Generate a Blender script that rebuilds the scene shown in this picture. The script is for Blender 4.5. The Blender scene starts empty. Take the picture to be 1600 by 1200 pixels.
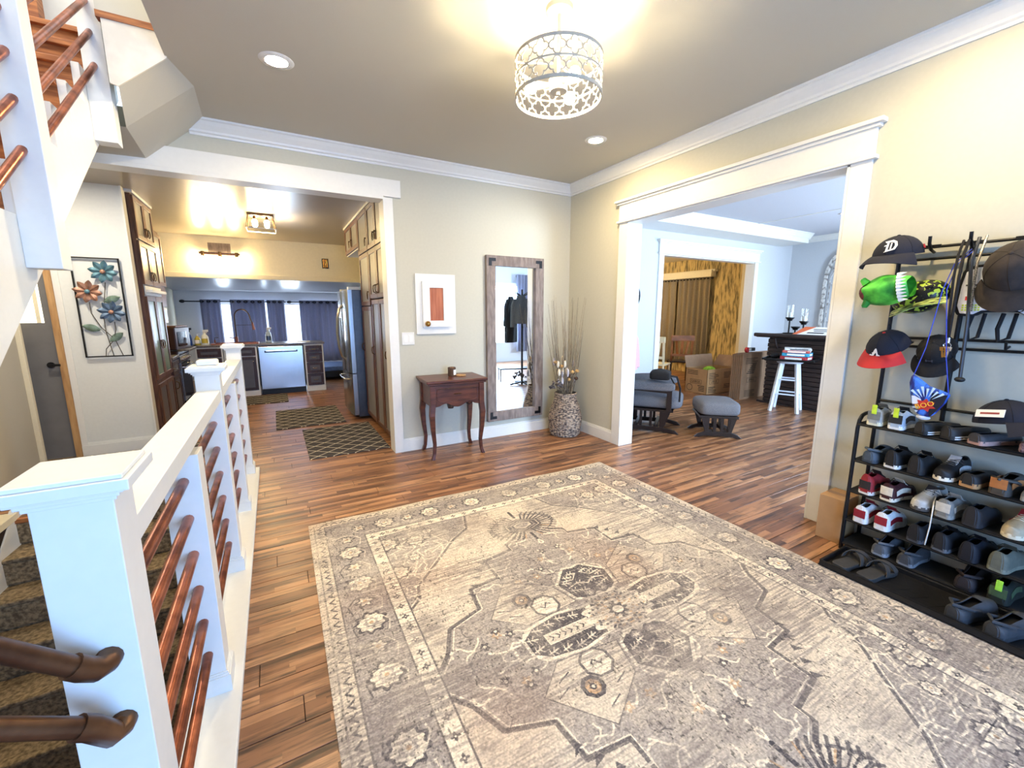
import bpy, bmesh, math, random
import numpy as np
from mathutils import Matrix, Vector, Euler
random.seed(7)
SC = bpy.context.scene
COL = SC.collection
PI = math.pi
# ---------------------------------------------------------------- camera
H, YAW, PIT, ROL, FPX = 1.5, 0.513778, 0.1702425, -0.00132119, 654.315
_f = Vector((math.sin(YAW)*math.cos(PIT), math.cos(YAW)*math.cos(PIT), -math.sin(PIT)))
_r = Vector((math.cos(YAW), -math.sin(YAW), 0)); _u = _r.cross(_f)
_r, _u = _r*math.cos(ROL)+_u*math.sin(ROL), -_r*math.sin(ROL)+_u*math.cos(ROL)
cam = bpy.data.objects.new('camera', bpy.data.cameras.new('camera'))
COL.objects.link(cam)
cam.data.sensor_width = 36; cam.data.lens = FPX*36/1600; cam.data.clip_start = .02
cam.matrix_world = Matrix(((_r.x, _u.x, -_f.x, 0), (_r.y, _u.y, -_f.y, 0), (_r.z, _u.z, -_f.z, H), (0, 0, 0, 1)))
SC.camera = cam
# ---------------------------------------------------------------- view, world, daylight
vs = SC.view_settings
vs.view_transform = 'Standard'; vs.look = 'None'; vs.gamma = 1; vs.use_curve_mapping = False
vs.exposure = 1.0
world = bpy.data.worlds.new('sky'); SC.world = world; world.use_nodes = True
bg = world.node_tree.nodes['Background']; bg.inputs[0].default_value = (.62, .8, 1, 1); bg.inputs[1].default_value = 1.5
def area(name, loc, size, power, col, direction):
    l = bpy.data.lights.new(name, 'AREA'); l.shape = 'RECTANGLE'; l.size, l.size_y = size; l.energy = power; l.color = col
    o = bpy.data.objects.new(name, l); COL.objects.link(o); o.location = loc
    o.rotation_euler = Vector(direction).to_track_quat('-Z', 'Y').to_euler()
    return o
SKY = (.36, .6, 1.0)
area('daylight_entry_window', (1.0, -2.44, 1.35), (2.6, 1.9), 125, (.22, .47, 1), (0, 1, 0))
area('daylight_lounge_window', (5.6, -2.44, 1.45), (2.2, 1.7), 360, (.52, .72, 1), (0, 1, 0))
area('lounge_side_area', (9.36, .6, 1.5), (1.8, 1.6), 220, (.6, .78, 1), (-1, 0, 0))  # area light in front of the solid far lounge wall; no window built there
area('daylight_sunroom', (0, 11.55, 1.15), (4.2, 1.3), 220, (.68, .82, 1), (0, -1, 0))
area('daylight_upstairs', (-1.4, 2.2, 5.2), (1.6, 2.4), 75, (1, .95, .86), (0, 0, -1))
area('daylight_hall_door', (-2.3, 6.6, 1.7), (.8, .8), 25, (1, .93, .75), (0, -1, 0))
# ---------------------------------------------------------------- helpers
def lin(c):
    return tuple(((x/255)/12.92 if x <= 10 else ((x/255+.055)/1.055)**2.4) for x in c[:3])
def mat(name, col, rough=.5, metal=0, var=.06, scale=18, bump=0, stretch=(1, 1, 1), col2=None, emit=0, trans=0, coat=0, detail=4, lo=.35, hi=.65, ior=1.45, alpha=1):
    m = bpy.data.materials.new(name); m.use_nodes = True
    nt = m.node_tree; N = nt.nodes; L = nt.links; b = N['Principled BSDF']
    a = lin(col); c2 = lin(col2) if col2 else tuple(x*(1-var*2) for x in a)
    tc = N.new('ShaderNodeTexCoord'); mp = N.new('ShaderNodeMapping'); mp.inputs['Scale'].default_value = stretch
    nz = N.new('ShaderNodeTexNoise'); nz.inputs['Scale'].default_value = scale; nz.inputs['Detail'].default_value = detail
    rp = N.new('ShaderNodeValToRGB'); rp.color_ramp.elements[0].position = lo; rp.color_ramp.elements[1].position = hi
    rp.color_ramp.elements[0].color = (*c2, 1); rp.color_ramp.elements[1].color = (*a, 1)
    L.new(tc.outputs['Object'], mp.inputs[0]); L.new(mp.outputs[0], nz.inputs['Vector']); L.new(nz.outputs[0], rp.inputs[0])
    L.new(rp.outputs[0], b.inputs['Base Color'])
    b.inputs['Roughness'].default_value = rough; b.inputs['Metallic'].default_value = metal
    b.inputs['IOR'].default_value = ior
    if trans: b.inputs['Transmission Weight'].default_value = trans
    if coat: b.inputs['Coat Weight'].default_value = coat; b.inputs['Coat Roughness'].default_value = .15
    if emit: b.inputs['Emission Color'].default_value = (*a, 1); b.inputs['Emission Strength'].default_value = emit
    if bump:
        bp = N.new('ShaderNodeBump'); bp.inputs['Strength'].default_value = bump; bp.inputs['Distance'].default_value = .01
        L.new(nz.outputs[0], bp.inputs['Height']); L.new(bp.outputs[0], b.inputs['Normal'])
    return m
class MB:
    def __init__(s): s.v = []; s.f = []; s.m = []
    def add(s, vs_, fs_, m=0):
        n = len(s.v); s.v += [tuple(v) for v in vs_]; s.f += [tuple(i+n for i in f) for f in fs_]; s.m += [m]*len(fs_); return s
    def box(s, x0, x1, y0, y1, z0, z1, m=0):
        if x0 > x1: x0, x1 = x1, x0
        if y0 > y1: y0, y1 = y1, y0
        if z0 > z1: z0, z1 = z1, z0
        return s.add([(x0,y0,z0),(x1,y0,z0),(x1,y1,z0),(x0,y1,z0),(x0,y0,z1),(x1,y0,z1),(x1,y1,z1),(x0,y1,z1)],
              [(3,2,1,0),(4,5,6,7),(0,1,5,4),(1,2,6,5),(2,3,7,6),(3,0,4,7)], m)
    def bar(s, p0, p1, w, h, up=(0,0,1), m=0):
        p0 = Vector(p0); p1 = Vector(p1); d = (p1-p0).normalized(); a = d.cross(Vector(up))
        if a.length < 1e-4: a = d.cross(Vector((1,0,0)))
        a.normalize(); b = a.cross(d); a *= w/2; b *= h/2
        vs_ = [p0-a-b, p0+a-b, p0+a+b, p0-a+b, p1-a-b, p1+a-b, p1+a+b, p1-a+b]
        return s.add(vs_, [(3,2,1,0),(4,5,6,7),(0,1,5,4),(1,2,6,5),(2,3,7,6),(3,0,4,7)], m)
    def tube(s, pts, r, n=8, m=0, cap=True, closed=False):
        pts = [Vector(p) for p in pts]; k = len(pts); rs = r if isinstance(r, (list, tuple)) else [r]*k
        vs_ = []; ref = None
        for i, p in enumerate(pts):
            if closed: d = pts[(i+1) % k]-pts[i-1]
            else: d = pts[min(i+1, k-1)]-pts[max(i-1, 0)]
            d.normalize()
            if ref is None: ref = d.orthogonal().normalized()
            a = ref-d*ref.dot(d)
            if a.length < 1e-5: a = d.orthogonal()
            a.normalize(); ref = a; b = d.cross(a)
            for j in range(n):
                t = 2*PI*j/n; vs_.append(p+a*(rs[i]*math.cos(t))+b*(rs[i]*math.sin(t)))
        fs_ = []
        for i in range(k if closed else k-1):
            for j in range(n):
                i2 = (i+1) % k; j2 = (j+1) % n
                fs_.append((i*n+j, i*n+j2, i2*n+j2, i2*n+j))
        if cap and not closed: fs_ += [tuple(range(n))[::-1], tuple(range((k-1)*n, k*n))]
        return s.add(vs_, fs_, m)
    def cyl(s, p0, p1, r0, r1=None, n=14, m=0): return s.tube([p0, p1], [r0, r0 if r1 is None else r1], n, m)
    def lathe(s, prof, n=24, o=(0,0,0), m=0, cap=True):
        vs_ = []; fs_ = []; k = len(prof)
        for r, z in prof:
            for j in range(n):
                t = 2*PI*j/n; vs_.append((o[0]+r*math.cos(t), o[1]+r*math.sin(t), o[2]+z))
        for i in range(k-1):
            for j in range(n):
                j2 = (j+1) % n; fs_.append((i*n+j, i*n+j2, (i+1)*n+j2, (i+1)*n+j))
        if cap: fs_ += [tuple(range(n))[::-1], tuple(range((k-1)*n, k*n))]
        return s.add(vs_, fs_, m)
    def prism(s, poly, a0, a1, axis='z', m=0):
        def P(p, a):
            return (p[0], p[1], a) if axis == 'z' else ((p[0], a, p[1]) if axis == 'y' else (a, p[0], p[1]))
        k = len(poly); vs_ = [P(p, a0) for p in poly]+[P(p, a1) for p in poly]
        fs_ = [tuple(range(k))[::-1], tuple(range(k, 2*k))]+[(i, (i+1) % k, k+(i+1) % k, k+i) for i in range(k)]
        return s.add(vs_, fs_, m)
    def sphere(s, c, r, nu=14, nv=9, m=0, top=PI, rot=None):
        r = r if isinstance(r, (list, tuple)) else (r, r, r); vs_ = []; fs_ = []
        for i in range(nv+1):
            a = top*i/nv
            for j in range(nu):
                t = 2*PI*j/nu; p = Vector((r[0]*math.sin(a)*math.cos(t), r[1]*math.sin(a)*math.sin(t), r[2]*math.cos(a)))
                if rot: p = rot @ p
                vs_.append(Vector(c)+p)
        for i in range(nv):
            for j in range(nu): fs_.append((i*nu+j, (i+1)*nu+j, (i+1)*nu+(j+1) % nu, i*nu+(j+1) % nu))
        return s.add(vs_, fs_, m)
    def grid(s, fn, nu, nv, m=0, cu=False, skip=None):
        vs_ = [fn(i/(nu if cu else nu-1), j/(nv-1)) for j in range(nv) for i in range(nu)]; fs_ = []
        for j in range(nv-1):
            for i in range(nu if cu else nu-1):
                if skip and skip(i, j): continue
                i2 = (i+1) % nu; fs_.append((j*nu+i, j*nu+i2, (j+1)*nu+i2, (j+1)*nu+i))
        return s.add(vs_, fs_, m)
    def poly(s, pts, m=0): return s.add(pts, [tuple(range(len(pts)))], m)
    def xf(s, M, start=0):
        s.v[start:] = [tuple(M @ Vector(v)) for v in s.v[start:]]; return s
    def mesh(s, name, mats, smooth=False, bevel=0, solid=0, seg=2):
        me = bpy.data.meshes.new(name); me.from_pydata(s.v, [], s.f)
        for m in (mats if isinstance(mats, (list, tuple)) else [mats]): me.materials.append(m)
        me.polygons.foreach_set('material_index', s.m)
        bm = bmesh.new(); bm.from_mesh(me)
        bmesh.ops.remove_doubles(bm, verts=bm.verts, dist=1e-6)
        if solid: bmesh.ops.solidify(bm, geom=bm.faces[:], thickness=solid)
        bmesh.ops.recalc_face_normals(bm, faces=bm.faces)
        if bevel:
            es = [e for e in bm.edges if len(e.link_faces) == 2 and e.calc_face_angle(0) > .5]
            bmesh.ops.bevel(bm, geom=es, offset=bevel, segments=seg, affect='EDGES', profile=.5, clamp_overlap=True)
        bm.to_mesh(me); bm.free()
        if smooth:
            me.polygons.foreach_set('use_smooth', [True]*len(me.polygons))
            try: me.set_sharp_from_angle(angle=.7)
            except Exception: pass
        return me
    def build(s, name, mats, parent=None, loc=None, rot=None, **k):
        return obj(name, s.mesh(name, mats, **k), parent, loc, rot)
def obj(name, me, parent=None, loc=None, rot=None):
    o = bpy.data.objects.new(name, me); COL.objects.link(o)
    if parent: o.parent = parent
    if loc is not None: o.location = loc
    if rot is not None: o.rotation_euler = rot
    return o
def tag(o, label, cat, group=None):
    o['label'] = label; o['category'] = cat
    if group: o['group'] = group
    return o
def thing(name, label, cat, loc=(0,0,0), rz=0, group=None, rot=None):
    o = bpy.data.objects.new(name, None); COL.objects.link(o); o.location = loc
    o.empty_display_size = .05
    o.rotation_euler = rot if rot else (0, 0, rz)
    return tag(o, label, cat, group)
def struct(o, label=None):
    o['kind'] = 'structure'
    if label: o['label'] = label
    return o
def part(name, mats, parent, fn, **k):
    b = MB(); fn(b); return b.build(name, mats, parent, **k)
def pbox(name, m, parent, *d, **k):
    return MB().box(*d).build(name, m, parent, **k)
def textmesh(s, size, ext=.001):
    c = bpy.data.curves.new('t', 'FONT'); c.body = s; c.size = size; c.align_x = 'CENTER'; c.align_y = 'CENTER'; c.extrude = ext; c.resolution_u = 2
    o = bpy.data.objects.new('t', c); COL.objects.link(o)
    dg = bpy.context.evaluated_depsgraph_get(); me = bpy.data.meshes.new_from_object(o.evaluated_get(dg))
    bpy.data.objects.remove(o); bpy.data.curves.remove(c); me.name = 'lettering'; return me
def text(name, s, size, m, parent, loc, rot, ext=.001):
    me = textmesh(s, size, ext); me.materials.clear(); me.materials.append(m)
    return obj(name, me, parent, loc, rot)
# ---------------------------------------------------------------- materials
M = {}
M['wall'] = mat('wall_paint', (192,189,172), .75, var=.015, scale=40, bump=.02)
M['wall_cool'] = mat('wall_paint_cool', (196,198,200), .75, var=.015, scale=40)
M['wall_white'] = mat('wall_paint_pale', (216,217,211), .7, var=.015, scale=40)
M['ceil'] = mat('ceiling_paint', (190,186,172), .85, var=.02, scale=300, bump=.12)
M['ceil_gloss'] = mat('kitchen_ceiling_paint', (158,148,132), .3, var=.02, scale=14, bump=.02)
M['ceil_cool'] = mat('lounge_ceiling_paint', (200,204,212), .7, var=.02, scale=60)
M['white'] = mat('white_trim_paint', (224,223,216), .38, var=.012, scale=30)
M['cream'] = mat('cream_paint', (222,212,184), .6, var=.02, scale=30)
M['beige'] = mat('beige_paint', (182,174,156), .8, var=.03, scale=200, bump=.1)
M['rawwood'] = mat('raw_stair_wood', (176,112,62), .6, var=.2, scale=6, stretch=(1,1,8), col2=(120,66,34))
M['rawwhite'] = mat('unpainted_drywall', (222,214,198), .9, var=.06, scale=12)
M['copper'] = mat('copper_pipe', (184,112,82), .3, .85, scale=12, col2=(120,68,50), stretch=(1,1,1))
M['copper_dark'] = mat('aged_copper', (120,88,62), .38, .8, scale=12, col2=(88,60,42))
M['carpet'] = mat('brown_stair_carpet', (158,138,106), .95, scale=45, col2=(96,82,62), bump=.8)
M['black'] = mat('black_metal', (20,20,22), .42, .3, var=.1)
M['blackplastic'] = mat('black_plastic', (22,22,23), .5, var=.15)
M['rubber'] = mat('black_rubber_tray', (26,25,25), .45, var=.15, scale=30, bump=.1)
M['steel'] = mat('stainless_steel', (188,190,192), .24, 1, var=.05, scale=3, stretch=(60,60,1))
M['steel_dark'] = mat('dark_steel', (96,98,102), .32, .9, var=.06)
M['chrome'] = mat('chrome', (215,215,215), .12, 1, var=.01)
M['bronze'] = mat('antique_bronze', (92,70,46), .35, .8, var=.15)
M['brass'] = mat('brass', (196,150,80), .25, 1, var=.08)
M['cabwood'] = mat('cabinet_frame_wood', (112,72,46), .4, scale=7, stretch=(6,6,.7), col2=(78,47,29))
M['cabdark'] = mat('dark_cabinet_wood', (70,44,34), .42, scale=7, stretch=(6,6,.7), col2=(44,27,21))
M['cabgrey'] = mat('grey_cabinet_panel', (128,124,116), .35, var=.03)
M['cabslate'] = mat('slate_cabinet_panel', (92,90,94), .45, var=.04)
M['teal_glass'] = mat('teal_frosted_glass', (128,152,140), .2, var=.1, scale=4)
M['stone'] = mat('laminate_worktop', (118,112,106), .3, scale=60, col2=(78,72,68))
M['darkglass'] = mat('black_oven_glass', (10,10,12), .08, var=.02)
M['walnut'] = mat('walnut_veneer', (98,54,38), .33, scale=5, stretch=(1,6,6), col2=(66,33,24))
M['barnwood'] = mat('grey_barn_wood', (142,128,118), .6, scale=8, stretch=(4,4,1), col2=(112,98,90))
M['mirror'] = mat('mirror_glass', (232,236,238), .015, 1, var=.0)
M['board_oak'] = mat('cedar_board', (186,112,74), .5, scale=5, stretch=(6,6,.6), col2=(156,84,52))
M['natural'] = mat('natural_pine', (190,150,100), .55, scale=6, stretch=(5,5,.6), col2=(160,118,74))
M['door_grey'] = mat('grey_door_paint', (112,110,108), .55, var=.05, scale=8)
M['glow_glass'] = mat('daylit_glass', (255,248,225), .2, var=0, emit=1.6)
M['bulb'] = mat('warm_bulb', (255,226,170), .3, var=0, emit=210)
M['bulb2'] = mat('pendant_bulb', (255,234,192), .3, var=0, emit=300)
M['canlight'] = mat('recessed_lamp', (255,228,178), .3, var=0, emit=470)
M['canlight2'] = mat('lounge_recessed_lamp', (235,240,255), .3, var=0, emit=30)
M['glass'] = mat('clear_glass', (250,252,252), .03, var=0, trans=1)
M['curtain_blue'] = mat('blue_grey_curtain', (138,140,158), .85, var=.06, scale=60)
M['curtain_brown'] = mat('brown_curtain', (138,124,100), .85, var=.08, scale=60)
M['fabric_grey'] = mat('grey_upholstery', (112,112,116), .9, scale=180, col2=(84,84,90), bump=.15)
M['espresso'] = mat('espresso_wood', (34,23,20), .35, var=.12, scale=8, stretch=(1,6,6))
M['stoolwhite'] = mat('white_stool_paint', (206,214,228), .45, var=.03)
M['barwood'] = mat('dark_bar_planks', (56,42,38), .5, scale=6, stretch=(5,.8,5), col2=(34,25,23))
M['card'] = mat('cardboard', (176,136,92), .85, var=.05, scale=12)
M['card2'] = mat('cardboard_worn', (152,120,92), .85, var=.06, scale=12)
M['print'] = mat('carton_print', (76,62,48), .85, var=.05)
M['navy'] = mat('navy_twill', (22,25,40), .85, var=.1, scale=150)
M['blackcloth'] = mat('black_cloth', (24,23,25), .9, var=.15, scale=80)
M['red'] = mat('red_cloth', (176,34,38), .75, var=.06)
M['offwhite'] = mat('white_thread', (236,236,232), .7, var=.02)
M['paper'] = mat('white_paper', (240,238,232), .7, var=.01)
M['orange'] = mat('orange_print', (226,112,62), .6, var=.03)
M['pink'] = mat('pink_fleece', (236,178,186), .95, var=.06, scale=60, bump=.3)
M['ink'] = mat('black_ink', (26,24,26), .7, var=.02)

def translucent(m, amt):
    nt = m.node_tree; N = nt.nodes; L = nt.links; b = N['Principled BSDF']; out = N['Material Output']
    t = N.new('ShaderNodeBsdfTranslucent'); mx = N.new('ShaderNodeMixShader'); mx.inputs[0].default_value = amt
    L.new(b.inputs['Base Color'].links[0].from_socket, t.inputs[0]); L.new(b.outputs[0], mx.inputs[1]); L.new(t.outputs[0], mx.inputs[2]); L.new(mx.outputs[0], out.inputs[0])
translucent(M['curtain_blue'], .25)

M['lattice'] = mat('antique_white_metal', (176,170,154), .5, var=.04)
# ================================================================ ROOM SHELL
def node_floor():
    m = bpy.data.materials.new('laminate_plank'); m.use_nodes = True
    nt = m.node_tree; N = nt.nodes; L = nt.links; b = N['Principled BSDF']
    def math_(op, a, b_=None):
        n = N.new('ShaderNodeMath'); n.operation = op
        for i, x in enumerate((a, b_)):
            if x is None: continue
            if isinstance(x, (int, float)): n.inputs[i].default_value = x
            else: L.new(x, n.inputs[i])
        return n.outputs[0]
    g = N.new('ShaderNodeNewGeometry'); sp = N.new('ShaderNodeSeparateXYZ'); L.new(g.outputs['Position'], sp.inputs[0])
    # printed strips: three per plank
    row = math_('FLOOR', math_('DIVIDE', sp.outputs[1], .0425))
    w1 = N.new('ShaderNodeTexWhiteNoise'); w1.noise_dimensions = '1D'; L.new(row, w1.inputs['W'])
    colx = math_('FLOOR', math_('ADD', math_('DIVIDE', sp.outputs[0], .55), math_('MULTIPLY', w1.outputs[0], 9)))
    cb = N.new('ShaderNodeCombineXYZ'); L.new(row, cb.inputs[0]); L.new(colx, cb.inputs[1])
    w2 = N.new('ShaderNodeTexWhiteNoise'); w2.noise_dimensions = '2D'; L.new(cb.outputs[0], w2.inputs['Vector'])
    mp = N.new('ShaderNodeMapping'); mp.inputs['Scale'].default_value = (2.2, 26, 1); L.new(g.outputs['Position'], mp.inputs[0])
    off = N.new('ShaderNodeVectorMath'); off.operation = 'ADD'; L.new(mp.outputs[0], off.inputs[0])
    sc = N.new('ShaderNodeVectorMath'); sc.operation = 'SCALE'; L.new(w2.outputs['Color'], sc.inputs[0]); sc.inputs['Scale'].default_value = 20
    L.new(sc.outputs[0], off.inputs[1])
    nz = N.new('ShaderNodeTexNoise'); nz.inputs['Scale'].default_value = 1; nz.inputs['Detail'].default_value = 6; nz.inputs['Roughness'].default_value = .65; L.new(off.outputs[0], nz.inputs['Vector'])
    base = N.new('ShaderNodeValToRGB'); e = base.color_ramp.elements
    e[0].position = 0; e[0].color = (*lin((108,72,48)), 1); e[1].position = 1; e[1].color = (*lin((180,132,92)), 1)
    x = base.color_ramp.elements.new(.5); x.color = (*lin((146,100,67)), 1)
    L.new(w2.outputs['Value'], base.inputs[0])
    st = N.new('ShaderNodeValToRGB'); e = st.color_ramp.elements
    e[0].position = .34; e[0].color = (.10, .095, .11, 1); e[1].position = .54; e[1].color = (1, 1, 1, 1)
    L.new(nz.outputs[0], st.inputs[0])
    mx = N.new('ShaderNodeMix'); mx.data_type = 'RGBA'; mx.blend_type = 'MULTIPLY'; mx.inputs[0].default_value = .9
    L.new(base.outputs[0], mx.inputs[6]); L.new(st.outputs[0], mx.inputs[7]); L.new(mx.outputs[2], b.inputs['Base Color'])
    b.inputs['Roughness'].default_value = .36
    bp = N.new('ShaderNodeBump'); bp.inputs['Strength'].default_value = .15; bp.inputs['Distance'].default_value = .003
    L.new(nz.outputs[0], bp.inputs['Height']); L.new(bp.outputs[0], b.inputs['Normal'])
    return m
M['floor'] = node_floor()
M['gap'] = mat('dark_floor_joint', (40,26,18), .9, var=.05)
# floor slab with stairwell hole (x -1.78..-.42, y .9..4.3)
fb = MB()
for r in ((-3.2,-.42,-2.6,.9), (-.42,12.2,-2.6,4.3), (-3.2,-1.78,.9,4.3), (-3.2,12.2,4.3,12.0)):
    fb.box(r[0], r[1], r[2], r[3], -.25, -.006)
floor = struct(fb.build('floor', M['gap']))
PW, PL = .1275, 1.22
planks = []
rowi = 0; y = -2.55
while y < 11.6:
    off = (rowi*.437*PL) % PL
    spans = [(-3.1, 12.0)]
    if .9-PW < y < 4.3-.02: spans = [(-3.1, -1.78), (-.42, 12.0)]
    for a, b_ in spans:
        k0 = math.floor((a-off)/PL); x = k0*PL+off
        while x < b_:
            x0, x1 = max(x, a), min(x+PL, b_)
            if x1-x0 > .03: planks.append((x0, x1, y, min(y+PW, 11.6)))
            x += PL
    y += PW; rowi += 1
def visible(p):
    cx, cy = (p[0]+p[1])/2, (p[2]+p[3])/2
    v = Vector((cx, cy, 0))-Vector((0, 0, H)); d = v.dot(_f)
    if d < .3: return None
    px = 800+FPX*v.dot(_r)/d; py = 600-FPX*v.dot(_u)/d
    if not (-150 < px < 1750 and py < 1300): return None
    if .15 < cx < 2.6 and -.2 < cy < 2.95: return None          # under the rug
    if cx > 3.4 and (cy < 1.3 or cy > 4.8): return None
    if cy > 4.5 and not (-1.3 < cx < 1.1): return None
    if cx < -.3 and cy < 4.3: return None
    return d
vis = sorted([(visible(p), i) for i, p in enumerate(planks) if visible(p) is not None])
big = set(i for d, i in vis[:298])
rest = MB()
cache = {}
for i, (x0, x1, y0, y1) in enumerate(planks):
    g = .0016
    if i in big:
        key = (round(x1-x0, 3), round(y1-y0, 3))
        if key not in cache:
            cache[key] = MB().box(g, x1-x0-g, g, y1-y0-g, -.008, 0).mesh('plank', M['floor'], bevel=.0015, seg=1)
        obj('plank', cache[key], floor, (x0, y0, 0))
    else:
        rest.box(x0+g, x1-g, y0+g, y1-g, -.008, 0)
o = rest.build('plank_field', M['floor'], floor); o['kind'] = 'stuff'
# ---- walls of the entry room
YB, XR, ZC = 4.40, 3.32, 3.01
struct(MB().box(1.12, 3.48, YB, YB+.15, 0, ZC).box(-2.9, 1.12, YB, YB+.15, 2.6, ZC).build('wall_back', M['wall']))
struct(MB().box(XR, XR+.16, 3.40, YB, 0, 3.2).box(XR, XR+.16, -2.5, 1.44, 0, 3.2).box(XR, XR+.16, 1.44, 3.40, 2.43, 3.2).build('wall_right', M['wall']))
struct(MB().box(-2.29, -2.14, -2.5, 5.8, 0, 5.4).build('wall_left', M['beige']))
wf = MB()
wf.box(-2.2, -.3, -2.65, -2.5, 0, 3.2).box(2.3, 3.48, -2.65, -2.5, 0, 3.2).box(-.3, 2.3, -2.65, -2.5, 0, .4).box(-.3, 2.3, -2.65, -2.5, 2.3, 3.2)
struct(wf.build('wall_front', M['wall']))
def window(n, x0, x1, y, z0, z1, nx=2):
    w = thing('window_%d' % n, '', ''); del w['label']; del w['category']; w['kind'] = 'structure'
    b = MB()
    for a in (x0, x1): b.box(a-.05, a+.05, y-.03, y+.05, z0-.06, z1+.06)
    for a in (z0, z1): b.box(x0-.08, x1+.08, y-.03, y+.06, a-.05, a+.05)
    b.build('window_frame', M['white'], w)
    for k in range(nx):
        xa, xb = x0+(x1-x0)*k/nx, x0+(x1-x0)*(k+1)/nx
        if k: pbox('mullion', M['white'], w, xa-.03, xa+.03, y-.02, y+.04, z0+.05, z1-.05)
    return w
window(1, -.3, 2.3, -2.5, .4, 2.3, 3)
# ceiling with stair opening (x<-.43, y<3.35)
cb = MB().box(-.43, 3.48, -2.6, 4.55, ZC, ZC+.12).box(-.72, -.43, 3.46, 4.55, ZC+.13, ZC+.3).box(-2.13, -.43, -2.45, -.4, ZC, ZC+.3)
struct(cb.build('ceiling', M['ceil']))
# crown moulding profile along an axis
def crown(name, p0, p1, inward, z=ZC, s=1.0, m='white', mitre=None):
    prof = [(0,0),(0,-.115),(.012,-.115),(.016,-.1),(.03,-.092),(.034,-.078),(.06,-.045),(.075,-.02),(.088,-.014),(.09,0)]
    b = MB(); p0 = Vector((*p0, 0)); p1 = Vector((*p1, 0)); i = Vector(inward); d = (p1-p0).normalized()
    vs_ = []
    for p, sg in ((p0, 1), (p1, -1)):
        for u, w in prof:
            vs_.append(Vector((p.x, p.y, z))+i*u*s+Vector((0, 0, w*s))+d*(u*s*sg if mitre and (sg == 1 and mitre[0] or sg == -1 and mitre[1]) else 0))
    k = len(prof)
    b.add(vs_, [tuple(range(k)), tuple(range(k, 2*k))[::-1]]+[(j, j+1, k+j+1, k+j) for j in range(k-1)]+[(k-1, 0, k, 2*k-1)])
    return struct(b.build(name, M[m]))
crown('trim_1', (-.45, YB), (XR, YB), (0,-1,0), mitre=(0, 1))
crown('trim_2', (XR, YB), (XR, -2.5), (-1,0,0), mitre=(1, 0))
# kitchen opening casing
struct(MB().box(1.03, 1.125, YB-.022, YB+.17, 0, 2.605).build('trim_3', M['white'], bevel=.003))
struct(MB().box(-2.14, 1.205, YB-.03, YB, 2.612, 2.772).build('trim_4', M['white'], bevel=.003))
struct(MB().box(-2.14, 1.035, YB-.03, YB+.15, 2.584, 2.613).build('trim_5', M['white']))
def base(name, *seg):
    b = MB()
    for (x0, y0, x1, y1, ix, iy) in seg:
        for t, za, zb in ((.016, 0, .115), (.011, .115, .13), (.006, .13, .142)):
            xs = sorted((x0, x1)); ys = sorted((y0, y1))
            if ix: xs = sorted((x0, x0+ix*t))
            if iy: ys = sorted((y0, y0+iy*t))
            b.box(xs[0], xs[1], ys[0], ys[1], za, zb)
    return struct(b.build(name, M['white']))
base('baseboard_back', (1.125, YB, XR, YB, 0, -1))
base('baseboard_right', (XR, 3.50, XR, YB, -1, 0), (XR, -2.5, XR, 1.33, -1, 0))
# big opening casing in right wall  (y 1.44..3.40)
cz = MB()
for ya, yb in ((3.40, 3.515), (1.325, 1.44)): cz.box(XR-.022, XR, ya, yb, 0, 2.43)
struct(cz.build('trim_6', M['white'], bevel=.003))
jb = MB().box(XR-.022, XR+.18, 3.385, 3.40, 0, 2.43).box(XR-.022, XR+.18, 1.44, 1.455, 0, 2.43).box(XR-.022, XR+.18, 1.44, 3.40, 2.415, 2.43)
struct(jb.build('trim_7', M['white']))
hd = MB().box(XR-.028, XR, 1.32, 3.52, 2.445, 2.61).box(XR-.045, XR, 1.30, 3.54, 2.425, 2.447).box(XR-.045, XR, 1.30, 3.54, 2.605, 2.625).box(XR-.065, XR, 1.28, 3.56, 2.625, 2.65)
struct(hd.build('trim_8', M['white'], bevel=.003))
# ---- slanted soffit under the landing, at the end of the stair opening
C_ = (-.33,3.79,3.012); D_ = (-.345,4.4,3.012); E_ = (-.74,4.4,2.66); F_ = (-.725,3.82,2.69); G_ = (-.665,3.46,2.80); B_ = (-.42,3.46,3.012); E2 = (-2.13,4.4,2.62); F2 = (-2.13,3.82,2.66)
so = MB().poly([C_, D_, E_, F_]).poly([B_, C_, F_, G_]).poly([F_, E_, E2, F2]).poly([B_, C_, (-.33,3.46,3.012)])
struct(so.build('soffit_slope', M['ceil']), 'grey slanted soffit under the stair landing')
pt = MB().prism([(-.42,3.0),(-.665,2.79),(-.70,2.80),(-.70,3.135),(-.42,3.135)], 3.45, 3.462, 'y')
struct(pt.build('soffit_patch', M['rawwhite']), 'unpainted drywall patch at the edge of the stair opening')
struct(MB().box(-.72, -.42, 3.445, 3.50, 3.13, 3.165).build('header_joist', M['rawwood']), 'bare wood joist at the edge of the stair opening')
# ---- upstairs shell seen through the opening
for d_ in ((-.43, -.33, -.4, 3.5, 3.13, 5.4), (-2.3, -.33, 4.36, 4.5, 3.3, 5.4), (-2.3, -.33, -.55, -.4, 3.32, 5.4)): struct(MB().box(*d_).build('wall_upstairs', M['wall_white']))
struct(MB().box(-2.3, -.33, -.55, 4.5, 5.4, 5.5).build('ceiling_upstairs', M['wall_white']))
struct(MB().box(-1.25, -1.13, 4.1, 4.2, 3.3, 5.4).box(-1.75, -1.63, 4.1, 4.2, 3.3, 5.4).build('stud_upstairs', M['rawwood']), 'bare wood studs upstairs')
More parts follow.
